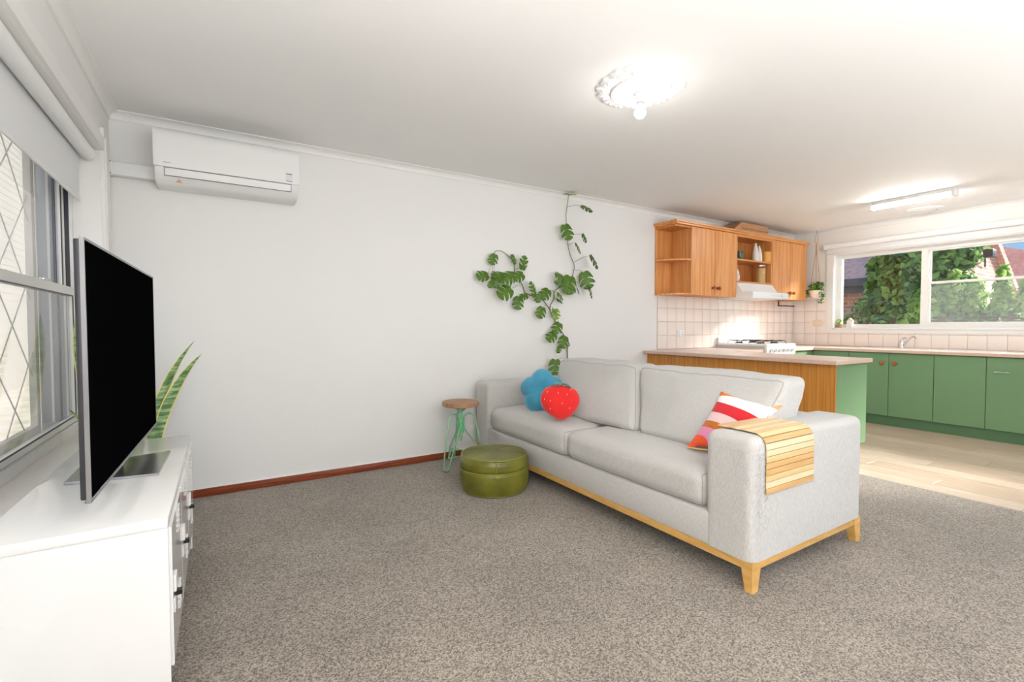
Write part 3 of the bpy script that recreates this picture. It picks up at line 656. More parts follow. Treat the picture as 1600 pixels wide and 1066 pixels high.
for k in range(NS):
    s0, s1 = cum[-1]*k/NS+.0011, cum[-1]*(k+1)/NS-.0011
    (ay, az), (by, bz_) = at_len(s0), at_len(s1); d = Vector((0, by-ay, bz_-az)).normalized(); nn = Vector((0, d.z, -d.y))
    if nn.z < 0 or (abs(nn.z) < .2 and nn.y > 0): nn = -nn
    b = BM(); xs = (1.935, 2.312)
    hexa(b, [Vector((xs[i], (ay, by)[j], (az, bz_)[j]))+nn*(.0045 if kk else -.0005) for i in (0, 1) for j in (0, 1) for kk in (0, 1)])
    bmesh.ops.bevel(b, geom=list(b.edges), offset=.0007, segments=1, affect='EDGES')
    obj('slat', b, ('bamboo', 'bamboo', 'bamboo', 'bamboo_light', 'bamboo', 'bamboo_light', 'bamboo', 'bamboo', 'bamboo_mid', 'bamboo_light', 'bamboo_light', 'bamboo', 'bamboo_mid', 'bamboo_mid', 'bamboo', 'bamboo_light', 'bamboo_mid')[k], tr, smooth=False)

# ------------------------------------------------------------------ loose cushions on the sofa
def lobed(cx, front, upt, rfun, th, nr=14, na=72):
    """plush toy cushion: outline r(angle), puffed thickness th; front = facing direction, upt = up direction"""
    f = Vector(front).normalized(); u = Vector(upt); u = (u-f*u.dot(f)).normalized(); s = u.cross(f); c = Vector(cx); bm = BM()
    rings = {}
    for side in (1, -1):
        rings[side] = []
        for i in range(nr+1):
            t = i/nr; ring = []
            for j in range(na):
                a = 2*PI*j/na; r = rfun(a)*math.sin(t*PI/2) if i < nr else rfun(a)
                h = th*(max(0, 1-math.sin(t*PI/2)**2.6))**.55
                crease = 1-.22*math.exp(-((rfun.crease(a))/.12)**2)*math.sin(t*PI/2)**2 if hasattr(rfun, 'crease') else 1
                ring.append(c+s*r*math.cos(a)+u*r*math.sin(a)+f*side*h*crease)
            rings[side].append(ring)
    V = {}
    for side in (1, -1):
        for i in range(nr+1):
            for j in range(na):
                if i == nr and side == -1: V[side, i, j] = V[1, i, j]; continue
                if i == 0 and j > 0: V[side, i, j] = V[side, 0, 0]; continue
                V[side, i, j] = bm.verts.new(rings[side][i][j])
        for i in range(nr):
            for j in range(na):
                k = (j+1) % na
                q = [V[side, i, j], V[side, i+1, j], V[side, i+1, k], V[side, i, k]] if i else [V[side, 0, 0], V[side, 1, j], V[side, 1, k]]
                bm.faces.new(q)
    return bm, (c, s, u, f)
def flower(a): return .176*(.80+.19*abs(math.cos(2.5*(a-.35)))**.8)
flower.crease = lambda a: abs(math.cos(2.5*(a-.35)))
fc = thing('flower_cushion', 'blue flower shaped plush cushion in the far sofa corner', 'cushion', (2.1, 2.98, .47))
bm, (c_, s_, u_, f_) = lobed((2.105, 2.985, .618), (-.72, -.66, .22), (0, 0, 1), flower, .062)
obj('plush_body', bm, 'plush_blue', fc, angle=80)
btn = obj('centre_button', lathe(BM(), [(0, .004), (.02, .004), (.024, 0), (0, -.01)], (0, 0, 0), 16, cap=False), 'plush_blue', fc, local=True)
btn.matrix_local = wm(fc).inverted() @ Matrix.Translation(c_+f_*.061) @ f_.to_track_quat('Z', 'Y').to_matrix().to_4x4()
BT = [1.04, 1.06, 1.04, .96, .88, .86, .88, .94, 1.02, 1.05, 1.04, .99, .93, .90, .92, .97, 1.0, .97, .95, .98]   # radius every 18 degrees from the right, anticlockwise
def berry(a):
    t = (a % (2*PI))/(2*PI)*20; i = int(t); f = t-i; f = f*f*(3-2*f)
    return .130*(BT[i % 20]*(1-f)+BT[(i+1) % 20]*f)
sb = thing('strawberry_cushion', 'red strawberry plush cushion leaning on the blue flower cushion', 'cushion', (1.985, 2.6, .47))
bm, (c_, s_, u_, f_) = lobed((1.985, 2.60, .602), (-.60, -.78, .25), (.10, 0, 1), berry, .055)
obj('plush_body', bm, 'plush_red', sb, angle=80)
for (a, b) in ((-.088, .052), (-.015, .050), (.045, .045), (.018, -.018), (-.062, -.008), (.068, .082), (-.060, -.062), (.07, -.045), (-.105, .0), (.015, .105)):
    rr0 = math.hypot(a, b)/.132; hh = .055*(max(0, 1-min(1, rr0)**2.6))**.55
    bb = BM(); p = c_+s_*a+u_*b+f_*(hh+.001)
    bmesh.ops.create_icosphere(bb, subdivisions=1, radius=1, matrix=Matrix.Translation(p) @ Matrix([[s_.x, u_.x, f_.x, 0], [s_.y, u_.y, f_.y, 0], [s_.z, u_.z, f_.z, 0], [0, 0, 0, 1]]) @ Matrix.Diagonal((.0026, .0068, .0025, 1)))
    obj('seed', bb, 'seed_cream', sb)
for k, an in enumerate((0.15, .9, 1.7, 2.5, 3.0)):
    d = s_*math.cos(an)+u_*math.sin(an)*.06+f_*(.35 if k != 2 else .9); d.normalize(); o0 = c_+u_*.112+f_*.006; side = d.cross(u_).normalized()
    bb = BM(); rows = []
    for i in range(6):
        t = i/5; p = o0+d*.072*t+u_*(.006*math.sin(PI*t)+.004-.022*t*t); wd = .017*math.sin(PI*(t*.85+.12))
        rows.append([bb.verts.new(p+side*wd), bb.verts.new(p+u_*.005), bb.verts.new(p-side*wd), bb.verts.new(p-u_*.005)])
    for r0, r1 in zip(rows, rows[1:]):
        for q in range(4): bb.faces.new((r0[q], r0[(q+1) % 4], r1[(q+1) % 4], r1[q]))
    bb.faces.new(rows[0]); bb.faces.new(rows[-1][::-1]); obj('calyx_leaf', bb, 'plush_green', sb)
# striped cushion with appliqued bands
m = bpy.data.materials.new('stripes'); m.use_nodes = True; t = m.node_tree; N = t.nodes; Lk = t.links; b = N['Principled BSDF']; b.inputs['Roughness'].default_value = .85; b.inputs['Sheen Weight'].default_value = .3
uv = N.new('ShaderNodeUVMap'); uv.uv_map = 'UVMap'; mp = N.new('ShaderNodeMapping'); mp.inputs['Scale'].default_value = (.50, 1, 0); ln = N.new('ShaderNodeVectorMath'); ln.operation = 'LENGTH'; dv = N.new('ShaderNodeMath'); dv.operation = 'DIVIDE'; dv.inputs[1].default_value = 1.3
cr = N.new('ShaderNodeValToRGB'); cr.color_ramp.interpolation = 'CONSTANT'
Lk.new(uv.outputs[0], mp.inputs[0]); Lk.new(mp.outputs[0], ln.inputs[0]); Lk.new(ln.outputs['Value'], dv.inputs[0]); Lk.new(dv.outputs[0], cr.inputs[0]); sx_ = N.new('ShaderNodeSeparateXYZ'); Lk.new(uv.outputs[0], sx_.inputs[0]); ma = N.new('ShaderNodeMath'); ma.operation = 'MULTIPLY_ADD'; ma.inputs[1].default_value = .28
sb_ = N.new('ShaderNodeMath'); sb_.operation = 'SUBTRACT'; sb_.inputs[0].default_value = 1; Lk.new(sx_.outputs[1], sb_.inputs[1]); Lk.new(sx_.outputs[0], ma.inputs[0]); Lk.new(sb_.outputs[0], ma.inputs[2])
lt_ = N.new('ShaderNodeMath'); lt_.operation = 'LESS_THAN'; lt_.inputs[1].default_value = .085; Lk.new(ma.outputs[0], lt_.inputs[0])
mxs = N.new('ShaderNodeMix'); mxs.data_type = 'RGBA'; mxs.inputs[7].default_value = lin(222, 112, 44); Lk.new(lt_.outputs[0], mxs.inputs[0]); Lk.new(cr.outputs[0], mxs.inputs[6]); Lk.new(mxs.outputs[2], b.inputs['Base Color'])
bands = ((0, (232, 84, 36)), (.20, (226, 140, 178)), (.35, (196, 106, 22)), (.46, (228, 198, 196)), (.62, (206, 18, 36)), (.81, (232, 231, 229)), (1.03, (204, 160, 104)))
els = cr.color_ramp.elements; els.remove(els[1])
els[0].position = 0; els[0].color = lin(*bands[0][1])
for r_, c_2 in bands[1:]: e_ = els.new(r_/1.3); e_.color = lin(*c_2)
MATS['stripes'] = m
mat('stripe_back', lin(224, 140, 60), .85, sheen=.3)
st = thing('striped_cushion', 'cushion with red, pink, orange and white curved stripes by the near arm', 'cushion', (2.16, 1.48, .47))
BLc, TLc, TRc, BRc = (Vector(p) for p in ((2.075, 1.628, .482), (2.272, 1.566, .768), (2.335, 1.272, .728), (2.13, 1.380, .492)))
nn = (TLc-BLc).cross(BRc-BLc).normalized()
if nn.x > 0: nn = -nn
bm = BM(); uvl = bm.loops.layers.uv.new('UVMap'); n = 26; V = {}
for side in (1, -1):
    for i in range(n+1):
        for j in range(n+1):
            u, v_ = i/n, j/n
            edge = i in (0, n) or j in (0, n)
            if side == -1 and edge: V[side, i, j] = V[1, i, j]; continue
            pin = .035*(math.sin(PI*u)*(v_-.5)*-2*0+0)
            uu = u+(.5-u)*.10*math.sin(PI*v_); vv = v_+(.5-v_)*.10*math.sin(PI*u)
            p = (BLc*(1-uu)+BRc*uu)*(1-vv)+(TLc*(1-uu)+TRc*uu)*vv
            h = .052*(math.sin(PI*u)*math.sin(PI*v_))**.5
            V[side, i, j] = bm.verts.new(p+nn*h*side)
    for i in range(n):
        for j in range(n):
            f = bm.faces.new((V[side, i, j], V[side, i+1, j], V[side, i+1, j+1], V[side, i, j+1])); f.material_index = 0 if side == 1 else 1
            for lp, (a, b_) in zip(f.loops, ((i, j), (i+1, j), (i+1, j+1), (i, j+1))): lp[uvl].uv = (a/n, b_/n)
obj('cover', bm, ['stripes', 'stripe_back'], st, angle=80)
bb = BM()
tube(bb, [V_ for V_ in [(BLc*(1-u)+BRc*u) for u in (0, .5, 1)]], .003, 6); obj('piping', bb, 'seed_cream', st)

# ------------------------------------------------------------------ ottoman
OC = (1.600, 2.842)
ot = thing('ottoman', 'round olive green leather ottoman in front of the sofa', 'ottoman', (OC[0], OC[1], 0))
def wob(bm, amp, sd):
    for v in bm.verts:
        d = Vector((v.co.x-OC[0], v.co.y-OC[1], 0)); k = noise.noise(v.co*7+Vector((sd, 0, 0)))
        if d.length > .05: v.co += d.normalized()*k*amp
    return bm
rr0 = .232
def dense_prof(pf, k=5):
    o = []
    for (a, b), (c, d) in zip(pf, pf[1:]):
        for i in range(k): o.append((a+(c-a)*i/k, b+(d-b)*i/k))
    return o+[pf[-1]]
obj('lower_section', wob(lathe(BM(), dense_prof([(0, .002), (.212, .002), (.222, .012), (.234, .05), (.240, .10), (.238, .145), (.231, .161), (0, .161)]), (OC[0], OC[1], 0), 56, cap=False), .005, 2), 'leather_green', ot, angle=70)
obj('upper_section', wob(lathe(BM(), dense_prof([(0, .158), (.230, .160), (.236, .176), (.235, .21), (.228, .235), (.219, .246), (0, .246)]), (OC[0], OC[1], 0), 56, cap=False), .004, 5), 'leather_green', ot, angle=70)
for k in range(6):
    b = BM(); a0, a1 = 2*PI*k/6+.25, 2*PI*(k+1)/6+.25; rows = []
    for i in range(8):
        r = .004+.212*i/7; h = .246+.020*(1-(r/.218)**2)
        rows.append([b.verts.new((OC[0]+r*math.cos(a0+(a1-a0)*j/8), OC[1]+r*math.sin(a0+(a1-a0)*j/8), h-(.0025 if j in (0, 8) else 0)-(.002 if i == 7 else 0))) for j in range(9)])
    for r0, r1 in zip(rows, rows[1:]):
        for j in range(8): b.faces.new((r0[j], r0[j+1], r1[j+1], r1[j]))
    obj('top_panel', b, 'leather_green', ot, angle=70)
def ring(r, z, t=.0035): return tube(BM(), [(OC[0]+r*math.cos(2*PI*i/56), OC[1]+r*math.sin(2*PI*i/56), z) for i in range(56)], t, 8, True)
for r, z in ((.2230, .2455), (.2365, .160), (.2185, .009)): obj('piping', ring(r, z), 'leather_piping', ot)
va = math.atan2(-OC[1], -OC[0])+.10; b = BM()
tabs = [(math.cos(PI*i/10), -math.sin(PI*i/10)) for i in range(11)]; fr_v = []; bk_v = []
for (u, v) in tabs:
    a = va+u*.023/.2315; fr_v.append(b.verts.new((OC[0]+.244*math.cos(a), OC[1]+.244*math.sin(a), .160+v*.021))); bk_v.append(b.verts.new((OC[0]+.238*math.cos(a), OC[1]+.238*math.sin(a), .160+v*.021)))
b.faces.new(fr_v); b.faces.new(bk_v[::-1])
for i in range(10): b.faces.new((fr_v[i], fr_v[i+1], bk_v[i+1], bk_v[i]))
obj('pull_tab', b, 'leather_piping', ot)
sa = va-.02; obj('side_seam', tube(BM(), [(OC[0]+r*math.cos(sa), OC[1]+r*math.sin(sa), z) for r, z in ((.233, .164), (.2375, .180), (.2365, .21), (.2295, .236))], .0015, 6), 'leather_piping', ot)

# ------------------------------------------------------------------ industrial stool
SC = (1.632, 3.440)
sl = thing('stool', 'round wooden seat stool with mint green bent metal legs', 'stool', (SC[0], SC[1], 0))
obj('seat', lathe(BM(), [(0, .484), (.140, .484), (.147, .488), (.148, .512), (.143, .518), (0, .519)], (SC[0], SC[1], 0), 40, cap=False), 'stool_wood', sl)
obj('screw_post', lathe(BM(), [(0, .20), (.010, .20), (.010, .22), (.014, .225), (.014, .47), (.011, .475), (.011, .484), (0, .484)], (SC[0], SC[1], 0), 16, cap=False), 'mint_paint', sl)
obj('collar', lathe(BM(), [(.0, .28), (.019, .28), (.021, .29), (.018, .30), (.018, .36), (.021, .37), (.019, .38), (0, .38)], (SC[0], SC[1], 0), 16, cap=False), 'mint_bright', sl)
for k in range(4):
    a = R(20)+k*PI/2; obj('seat_strut', tube(BM(), [(SC[0]+math.cos(a)*.014, SC[1]+math.sin(a)*.014, .435), (SC[0]+math.cos(a)*.075, SC[1]+math.sin(a)*.075, .482)], .0045, 8), 'mint_paint', sl)
def bend(pts, k=5):
    P = [Vector(p) for p in pts]; out = [P[0]]
    for a, b, c in zip(P, P[1:], P[2:]):
        r = min((a-b).length, (c-b).length)*.45; p0 = b+(a-b).normalized()*r; p1 = b+(c-b).normalized()*r
        for i in range(k+1): t = i/k; out.append(p0*(1-t)**2+b*2*t*(1-t)+p1*t*t)
    return out+[P[-1]]
va0 = math.atan2(-SC[1], -SC[0])
LEGA = [va0-.60+2*PI/3*k for k in range(3)]
for a in LEGA:
    ca, sa = math.cos(a), math.sin(a); px, py = -sa, ca
    def Q(r, t, z): return (SC[0]+ca*r+px*t, SC[1]+sa*r+py*t, z)
    # one bent rod: down from collar, up and over the shoulder, down to the foot, back up to the collar
    pth = bend([Q(.022, -.012, .27), Q(.022, -.012, .405), Q(.075, -.020, .43), Q(.115, -.026, .405), Q(.175, -.034, .10), Q(.190, -.03, .006), Q(.196, .018, .006), Q(.150, .026, .13), Q(.024, .010, .30), Q(.022, .010, .385)], 6)
    obj('leg', tube(BM(), pth, .0058, 8), 'mint_paint', sl)
for i in range(3):
    a, b_ = LEGA[i], LEGA[(i+1) % 3]
    obj('brace', tube(BM(), [(SC[0]+math.cos(a)*.168, SC[1]+math.sin(a)*.168, .10), (SC[0]+math.cos(b_)*.168, SC[1]+math.sin(b_)*.168, .10)], .0055, 8), 'mint_paint', sl)
for zz in (.30, .36): obj('clamp_ring', lathe(BM(), [(.021, zz-.005), (.033, zz-.004), (.033, zz+.004), (.021, zz+.005)], (SC[0], SC[1], 0), 20), 'mint_bright', sl)

# ------------------------------------------------------------------ kitchen: wall cabinets
KT0, KT1, YD = 1.462, 2.208, 3.415          # door bottom, door top, door front plane
def knob(p, axis, s, parent):
    pr = [(0, 0), (.014, 0), (.012, .010), (.011, .018), (.021, .028), (.023, .036), (.018, .044), (0, .047)]
    return obj('knob', lathe(BM(), [(r, s*h) for r, h in pr], p, 16, axis, cap=False), 'knob_wood', parent)
es = thing('corner_shelf', 'open oak corner shelf with rounded shelves at the end of the wall cabinets', 'shelf', (4.28, YB, KT0))
obj('back_panel', bx(4.142, 4.402, YB-.012, YB-.001, KT0, KT1), 'oak_veneer', es, smooth=False)
obj('side_panel', bx(4.402, 4.42, YD-.001, YB-.001, KT0-.004, KT1), 'oak_veneer', es, smooth=False)
for zz in (KT0, 1.835):
    poly = [(4.402, YB-.012), (4.142, YB-.012)]+[(4.402-.26*math.cos(PI/2*i/12), YB-.012-.262*math.sin(PI/2*i/12)) for i in range(1, 13)]
    obj('shelf', prism(BM(), poly, 'z', zz, zz+.018), 'oak_veneer', es, smooth=False)
obj('top_board', bx(4.142, 4.402, YD+.01, YB-.012, KT1-.02, KT1), 'oak_dark', es, smooth=False)
def wall_cab(x0, x1, seam, label):
    t = thing('wall_cabinet', label, 'cabinet', ((x0+x1)/2, YB, KT0), group='oak wall cabinets')
    obj('body', bx(x0+.001, x1-.001, YD+.018, YB-.001, KT0, KT1), 'oak_dark', t, smooth=False)
    for (a, b, kx) in ((x0+.001, seam-.0015, seam-.045), (seam+.0015, x1-.001, seam+.045)):
        d = obj('door', bx(a, b, YD, YD+.017, KT0, KT1-.003, .0015, 1), 'oak_veneer', t, smooth=False)
        knob((kx, YD, KT0+.085), 'y', -1, d)
    return t
wall_cab(4.42, 5.22, 4.815, 'oak wall cabinet with two doors left of the open shelves')
wall_cab(5.965, 6.79, 6.385, 'oak wall cabinet with two doors right of the open shelves')
ou = thing('open_shelf_unit', 'open oak shelf unit above the range hood', 'shelf', (5.59, YB, 1.63))
a, b = 5.221, 5.964
obj('back_panel', bx(a, b, YB-.012, YB-.001, 1.635, KT1), 'oak_veneer', ou, smooth=False)
for (p, q) in ((a, a+.016), (b-.016, b)): obj('side_panel', bx(p, q, YD+.003, YB-.012, 1.635, KT1), 'oak_veneer', ou, smooth=False)
obj('shelf', bx(a+.016, b-.016, YD+.01, YB-.012, 1.902, 1.922, .002, 1), 'oak_long', ou, smooth=False)
obj('bottom_board', bx(a, b, YD, YB-.012, 1.635, 1.655, .002, 1), 'oak_long', ou, smooth=False)
obj('top_board', bx(a+.016, b-.016, YD+.003, YB-.012, KT1-.018, KT1), 'oak_dark', ou, smooth=False)
obj('face_rail', bx(a, b, YD, YD+.016, KT1-.03, KT1-.002), 'oak_long', ou, smooth=False)
cm_ = thing('cabinet_cornice', 'stepped oak moulding capping the wall cabinets', 'moulding', (5.4, YD, KT1))
pr_ = [(0, 0), (-.012, .004), (-.014, .018), (-.026, .024), (-.028, .040), (0, .040)]
obj('front_moulding', prism(BM(), [(YD+u, KT1+v) for u, v in pr_], 'x', 4.112, 6.815), 'oak_long', cm_, smooth=False)
obj('side_moulding', prism(BM(), [(4.14+u, KT1+v) for u, v in pr_], 'y', YD-.028, YB-.002), 'oak_veneer', cm_, smooth=False)
obj('top_board', bx(4.14, 6.79, YD, YB-.002, KT1+.003, KT1+.036), 'oak_dark', cm_, smooth=False)
cbx = thing('cardboard_box', 'open cardboard carton lying on top of the wall cabinets', 'box', (5.62, 3.56, 2.248))
bm = prism(BM(), [(5.19, 2.2485), (5.39, 2.372), (5.42, 2.372), (5.42, 2.2485)], 'y', 3.46, 3.66); obj('end_flap', bm, 'cardboard', cbx, smooth=False)
obj('carton', prism(BM(), [(5.40, 2.2485), (5.385, 2.372), (5.93, 2.372), (5.96, 2.2485)], 'y', 3.47, 3.66), 'cardboard', cbx, smooth=False)
obj('flap', hexa(BM(), [(5.395, 3.455, 2.30), (5.385, 3.465, 2.374), (5.395, 3.462, 2.30), (5.385, 3.47, 2.374), (5.95, 3.455, 2.30), (5.93, 3.465, 2.374), (5.95, 3.462, 2.30), (5.93, 3.47, 2.374)]), 'cardboard', cbx, smooth=False)

# things on the open shelves
def put(name, label, cat, prof, c, m, n=24, group=None):
    return tag(obj(name, lathe(BM(), prof, c, n, cap=False), m), label, cat, group)
cup = thing('tumbler', 'dark green glazed tumbler on the upper kitchen shelf', 'cup', (5.35, 3.46, 1.9225))
obj('wall', lathe(BM(), [(0, 0), (.030, 0), (.036, .01), (.037, .095), (.033, .095), (.031, .012), (0, .01)], (5.35, 3.46, 1.9225), 24, cap=False), 'cup_green', cup)
for (xx, yy, h, lb) in ((5.672, 3.46, .215, 'taller white ceramic bottle on the upper kitchen shelf'), (5.765, 3.47, .185, 'shorter white ceramic bottle beside the orange canister')):
    t = thing('bottle', lb, 'bottle', (xx, yy, 1.9225), group='white bottles on the kitchen shelf')
    obj('vessel', lathe(BM(), [(0, 0), (.034, 0), (.037, .01), (.037, h*.35), (.026, h*.72), (.013, h*.95), (.013, h), (0, h)], (xx, yy, 1.9225), 20, cap=False), 'pot_white', t)
    obj('stopper', lathe(BM(), [(0, h), (.010, h), (.011, h+.008), (0, h+.010)], (xx, yy, 1.9225), 14, cap=False), 'white_plastic', t)
can = thing('canister', 'orange canister with a lid on the upper kitchen shelf', 'canister', (5.892, 3.45, 1.9225))
obj('body', lathe(BM(), [(0, 0), (.048, 0), (.050, .004), (.050, .11), (0, .11)], (5.892, 3.45, 1.9225), 28, cap=False), 'tin_orange', can)
ld = obj('lid', lathe(BM(), [(0, .110), (.052, .110), (.052, .124), (.045, .128), (0, .128)], (5.892, 3.45, 1.9225), 28, cap=False), 'tin_orange', can)
obj('lid_knob', lathe(BM(), [(0, .128), (.008, .128), (.012, .142), (0, .146)], (5.892, 3.45, 1.9225), 14, cap=False), 'steel', ld)
jar = thing('storage_jar', 'tall glass jar of dry pasta on the lower kitchen shelf', 'jar', (5.80, 3.475, 1.6555))
obj('contents', lathe(BM(), [(0, .004), (.0595, .004), (.0595, .18), (0, .184)], (5.80, 3.475, 1.6555), 24, cap=False), 'pasta', jar)
obj('glass', lathe(BM(), [(0, 0), (.062, 0), (.064, .01), (.064, .19), (.056, .205), (.054, .205), (.061, .188), (.0605, .010), (0, .003)], (5.80, 3.475, 1.6555), 24, cap=False), 'pane_glass', jar)
obj('lid', lathe(BM(), [(0, .205), (.060, .205), (.060, .222), (0, .224)], (5.80, 3.475, 1.6555), 24, cap=False), 'steel', jar)
pt_ = thing('plate', 'white patterned plate propped up on the lower kitchen shelf', 'plate', (5.41, 3.55, 1.6555))
b = lathe(BM(), [(0, 0), (.06, 0), (.095, -.012), (.097, -.009), (.062, .005), (0, .005)], (0, 0, 0), 36, 'y', cap=False)
b.transform(Matrix.Translation((5.41, 3.57, 1.753)) @ Matrix.Rotation(R(-10), 4, 'X')); obj('dish', b, 'plate_white', pt_)

# ------------------------------------------------------------------ range hood
hd = thing('range_hood', 'white slide out range hood under the open shelves', 'range hood', (5.59, 3.4, 1.45))
hx0, hx1, hy = 5.222, 5.963, 3.206
obj('body', prism(BM(), [(YB-.01, 1.634), (YD-.005, 1.634), (YD-.075, 1.525), (YD-.075, 1.50), (YB-.01, 1.50)], 'x', hx0, hx1), 'enamel', hd, smooth=False)
obj('visor', bx(hx0-.003, hx1+.003, hy, YB-.02, 1.444, 1.518, .004, 2), 'enamel', hd)
obj('filter_grille', bx(hx0+.04, hx1-.04, hy+.05, YB-.08, 1.440, 1.4445), 'enamel_grey', hd, smooth=False)
for k in range(4): obj('switch', bx(5.62+k*.06, 5.645+k*.06, hy-.004, hy+.001, 1.472, 1.486, .001, 1), 'enamel_grey', hd)
rl = thing('towel_rail', 'black metal rail hanging under the right wall cabinet', 'rail', (6.6, 3.58, KT0))
obj('bracket', bx(6.415, 6.428, 3.575, 3.588, 1.39, KT0, .002, 1), 'black_metal', rl)
obj('mount', bx(6.40, 6.52, 3.568, 3.595, KT0-.004, KT0), 'black_metal', rl, smooth=False)
obj('bar', cyl(BM(), (6.405, 3.5815, 1.392), (6.79, 3.5815, 1.392), .008, n=12), 'black_metal', rl)
obj('end_knob', lathe(BM(), [(0, 0), (.012, 0), (.012, .012), (0, .012)], (6.785, 3.5815, 1.392), 12, 'x', cap=False), 'black_metal', rl)

# ------------------------------------------------------------------ peninsula and base cabinets
pn = thing('peninsula', 'oak panelled breakfast peninsula with green end panel', 'cabinet', (4.3, 2.7, 0))
px0, px1, py0 = 4.032, 4.555, 1.803
for k in range(3):
    ya, yb_ = py0+(YB-py0-.002)*k/3, py0+(YB-py0-.002)*(k+1)/3
    obj('oak_panel', bx(px0, px0+.016, ya+.0004, yb_-.0004, .0, .818), 'pen_veneer', pn, smooth=False)
obj('carcass', bx(px0+.016, px1-.018, py0+.018, YB-.002, .15, .818), 'green_paint', pn, smooth=False)
obj('end_panel', prism(BM(), [(px0+.016, 0), (px1-.11, 0), (px1-.11, .155), (px1, .155), (px1, .818), (px0+.016, .818)], 'y', py0, py0+.018), 'green_paint', pn, smooth=False)
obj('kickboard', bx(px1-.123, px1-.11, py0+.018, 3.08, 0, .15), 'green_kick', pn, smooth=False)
for k in range(3):
    ya = py0+.02+k*.42; d = obj('door', bx(px1-.018, px1-.001, ya+.002, ya+.417, .158, .812, .0015, 1), 'green_paint', pn, smooth=False)
    knob((px1-.001, ya+.36 if k % 2 == 0 else ya+.05, .74), 'x', 1, d)
WT0, WT1 = .820, .852
wt = thing('worktop', 'pale pink laminate worktop over the peninsula', 'worktop', (4.3, 2.7, WT0))
def slab(poly, t):
    obj('top_sheet', prism(BM(), poly, 'z', WT1-.004, WT1), 'worktop', t, smooth=False); obj('edge_band', prism(BM(), poly, 'z', WT0, WT1-.004), 'worktop_edge', t, smooth=False)
slab([(3.965, YB-.001), (3.965, 1.768), (4.568, 1.768), (4.568, 3.07), (5.232, 3.07), (5.232, YB-.001)], wt)
bc = thing('base_cabinet', 'green base cabinet between the peninsula and the stove', 'cabinet', (4.9, 3.4, 0), group='green base cabinets')
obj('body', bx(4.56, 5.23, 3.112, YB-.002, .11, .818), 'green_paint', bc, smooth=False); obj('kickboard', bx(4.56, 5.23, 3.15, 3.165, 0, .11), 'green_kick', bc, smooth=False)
d = obj('door', bx(4.60, 5.226, 3.094, 3.111, .113, .812, .0015, 1), 'green_paint', bc, smooth=False); knob((5.17, 3.094, .74), 'y', -1, d)
cw = thing('worktop', 'pale pink laminate worktop under the kitchen window', 'worktop', (6.65, 2.2, WT0))
slab([(5.845, YB-.001), (5.845, 3.068), (6.312, 3.068), (6.312, -.6), (XR-.001, -.6), (XR-.001, YB-.001)], cw)
bc = thing('base_cabinet', 'green base cabinet in the corner right of the stove', 'cabinet', (6.2, 3.4, 0), group='green base cabinets')
obj('body', bx(5.85, XR-.002, 3.112, YB-.002, .11, .818), 'green_paint', bc, smooth=False); obj('kickboard', bx(5.85, 6.37, 3.15, 3.165, 0, .11), 'green_kick', bc, smooth=False)
d = obj('door', bx(5.853, 6.325, 3.094, 3.111, .113, .812, .0015, 1), 'green_paint', bc, smooth=False); knob((5.91, 3.094, .74), 'y', -1, d)
seams = [3.092, 2.691, 2.297, 1.905, 1.507, 1.105, .70, .30]
labs = ['green sink cabinet nearest the stove corner with a plain door', 'green sink cabinet with a knob at the upper right of its door', 'green sink cabinet with a knob at the upper left of its door', 'plain green appliance front without any handle',
        'green drawer front cabinet with a small metal bar handle', 'plain green base cabinet beyond the bar handled one', 'plain green base cabinet at the far right end']
for k in range(7):
    y1, y0 = seams[k], seams[k+1]
    t = thing('base_cabinet', labs[k], 'cabinet', (6.65, (y0+y1)/2, 0), group='green base cabinets')
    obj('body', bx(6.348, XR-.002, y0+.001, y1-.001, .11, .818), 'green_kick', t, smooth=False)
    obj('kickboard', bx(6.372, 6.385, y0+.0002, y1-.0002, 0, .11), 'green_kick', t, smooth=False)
    d = obj('door', bx(6.330, 6.347, y0+.0025, y1-.0025, .113, .808, .0015, 1), 'green_paint', t, smooth=False)
    if k == 1: knob((6.330, 2.352, .702), 'x', -1, d)
    if k == 2: knob((6.330, 2.236, .702), 'x', -1, d)
    if k == 4:
        hb = obj('bar_handle', bx(6.304, 6.312, 1.34, 1.452, .668, .677, .002, 1), 'steel', d)
        for yy in (1.352, 1.438): obj('handle_post', bx(6.312, 6.331, yy-.003, yy+.003, .669, .676), 'steel', hb, smooth=False)
    if k in (5, 6): obj('bar_handle', bx(6.304, 6.312, y1-.20, y1-.09, .668, .677, .002, 1), 'steel', d)

# ------------------------------------------------------------------ sink and tap
sk = thing('sink', 'white enamel sink set into the window worktop', 'sink', (6.65, 2.1, WT1))
bm = BM(); frame_rect(bm, 'x', 0, .006, -.62, .62, -.225, .225, .03); bm.transform(Matrix.Translation((6.63, 2.05, WT1)) @ Matrix.Rotation(R(90), 4, 'Y') @ Matrix.Rotation(PI, 4, 'X'))
for v in bm.verts: v.co.z = WT1+abs(v.co.z-WT1)
obj('rim', bm, 'enamel', sk, smooth=False)
for (a, b) in ((1.47, 2.0), (2.03, 2.63)): obj('bowl', bx(6.44, 6.82, a, b, WT1+.0005, WT1+.003), 'enamel', sk, smooth=False)
tp = thing('mixer_tap', 'chrome mixer tap behind the kitchen sink', 'tap', (6.895, 2.375, WT1))
obj('body', lathe(BM(), [(0, .001), (.026, .001), (.026, .008), (.021, .012), (.021, .085), (.018, .095), (0, .097)], (6.895, 2.375, WT1), 20, cap=False), 'chrome', tp)
obj('lever', tube(BM(), bend([(6.895, 2.375, WT1+.093), (6.895, 2.375, WT1+.112), (6.85, 2.34, WT1+.122), (6.84, 2.32, WT1+.122)], 4), [.012]*15 if False else .009, 10), 'chrome', tp)
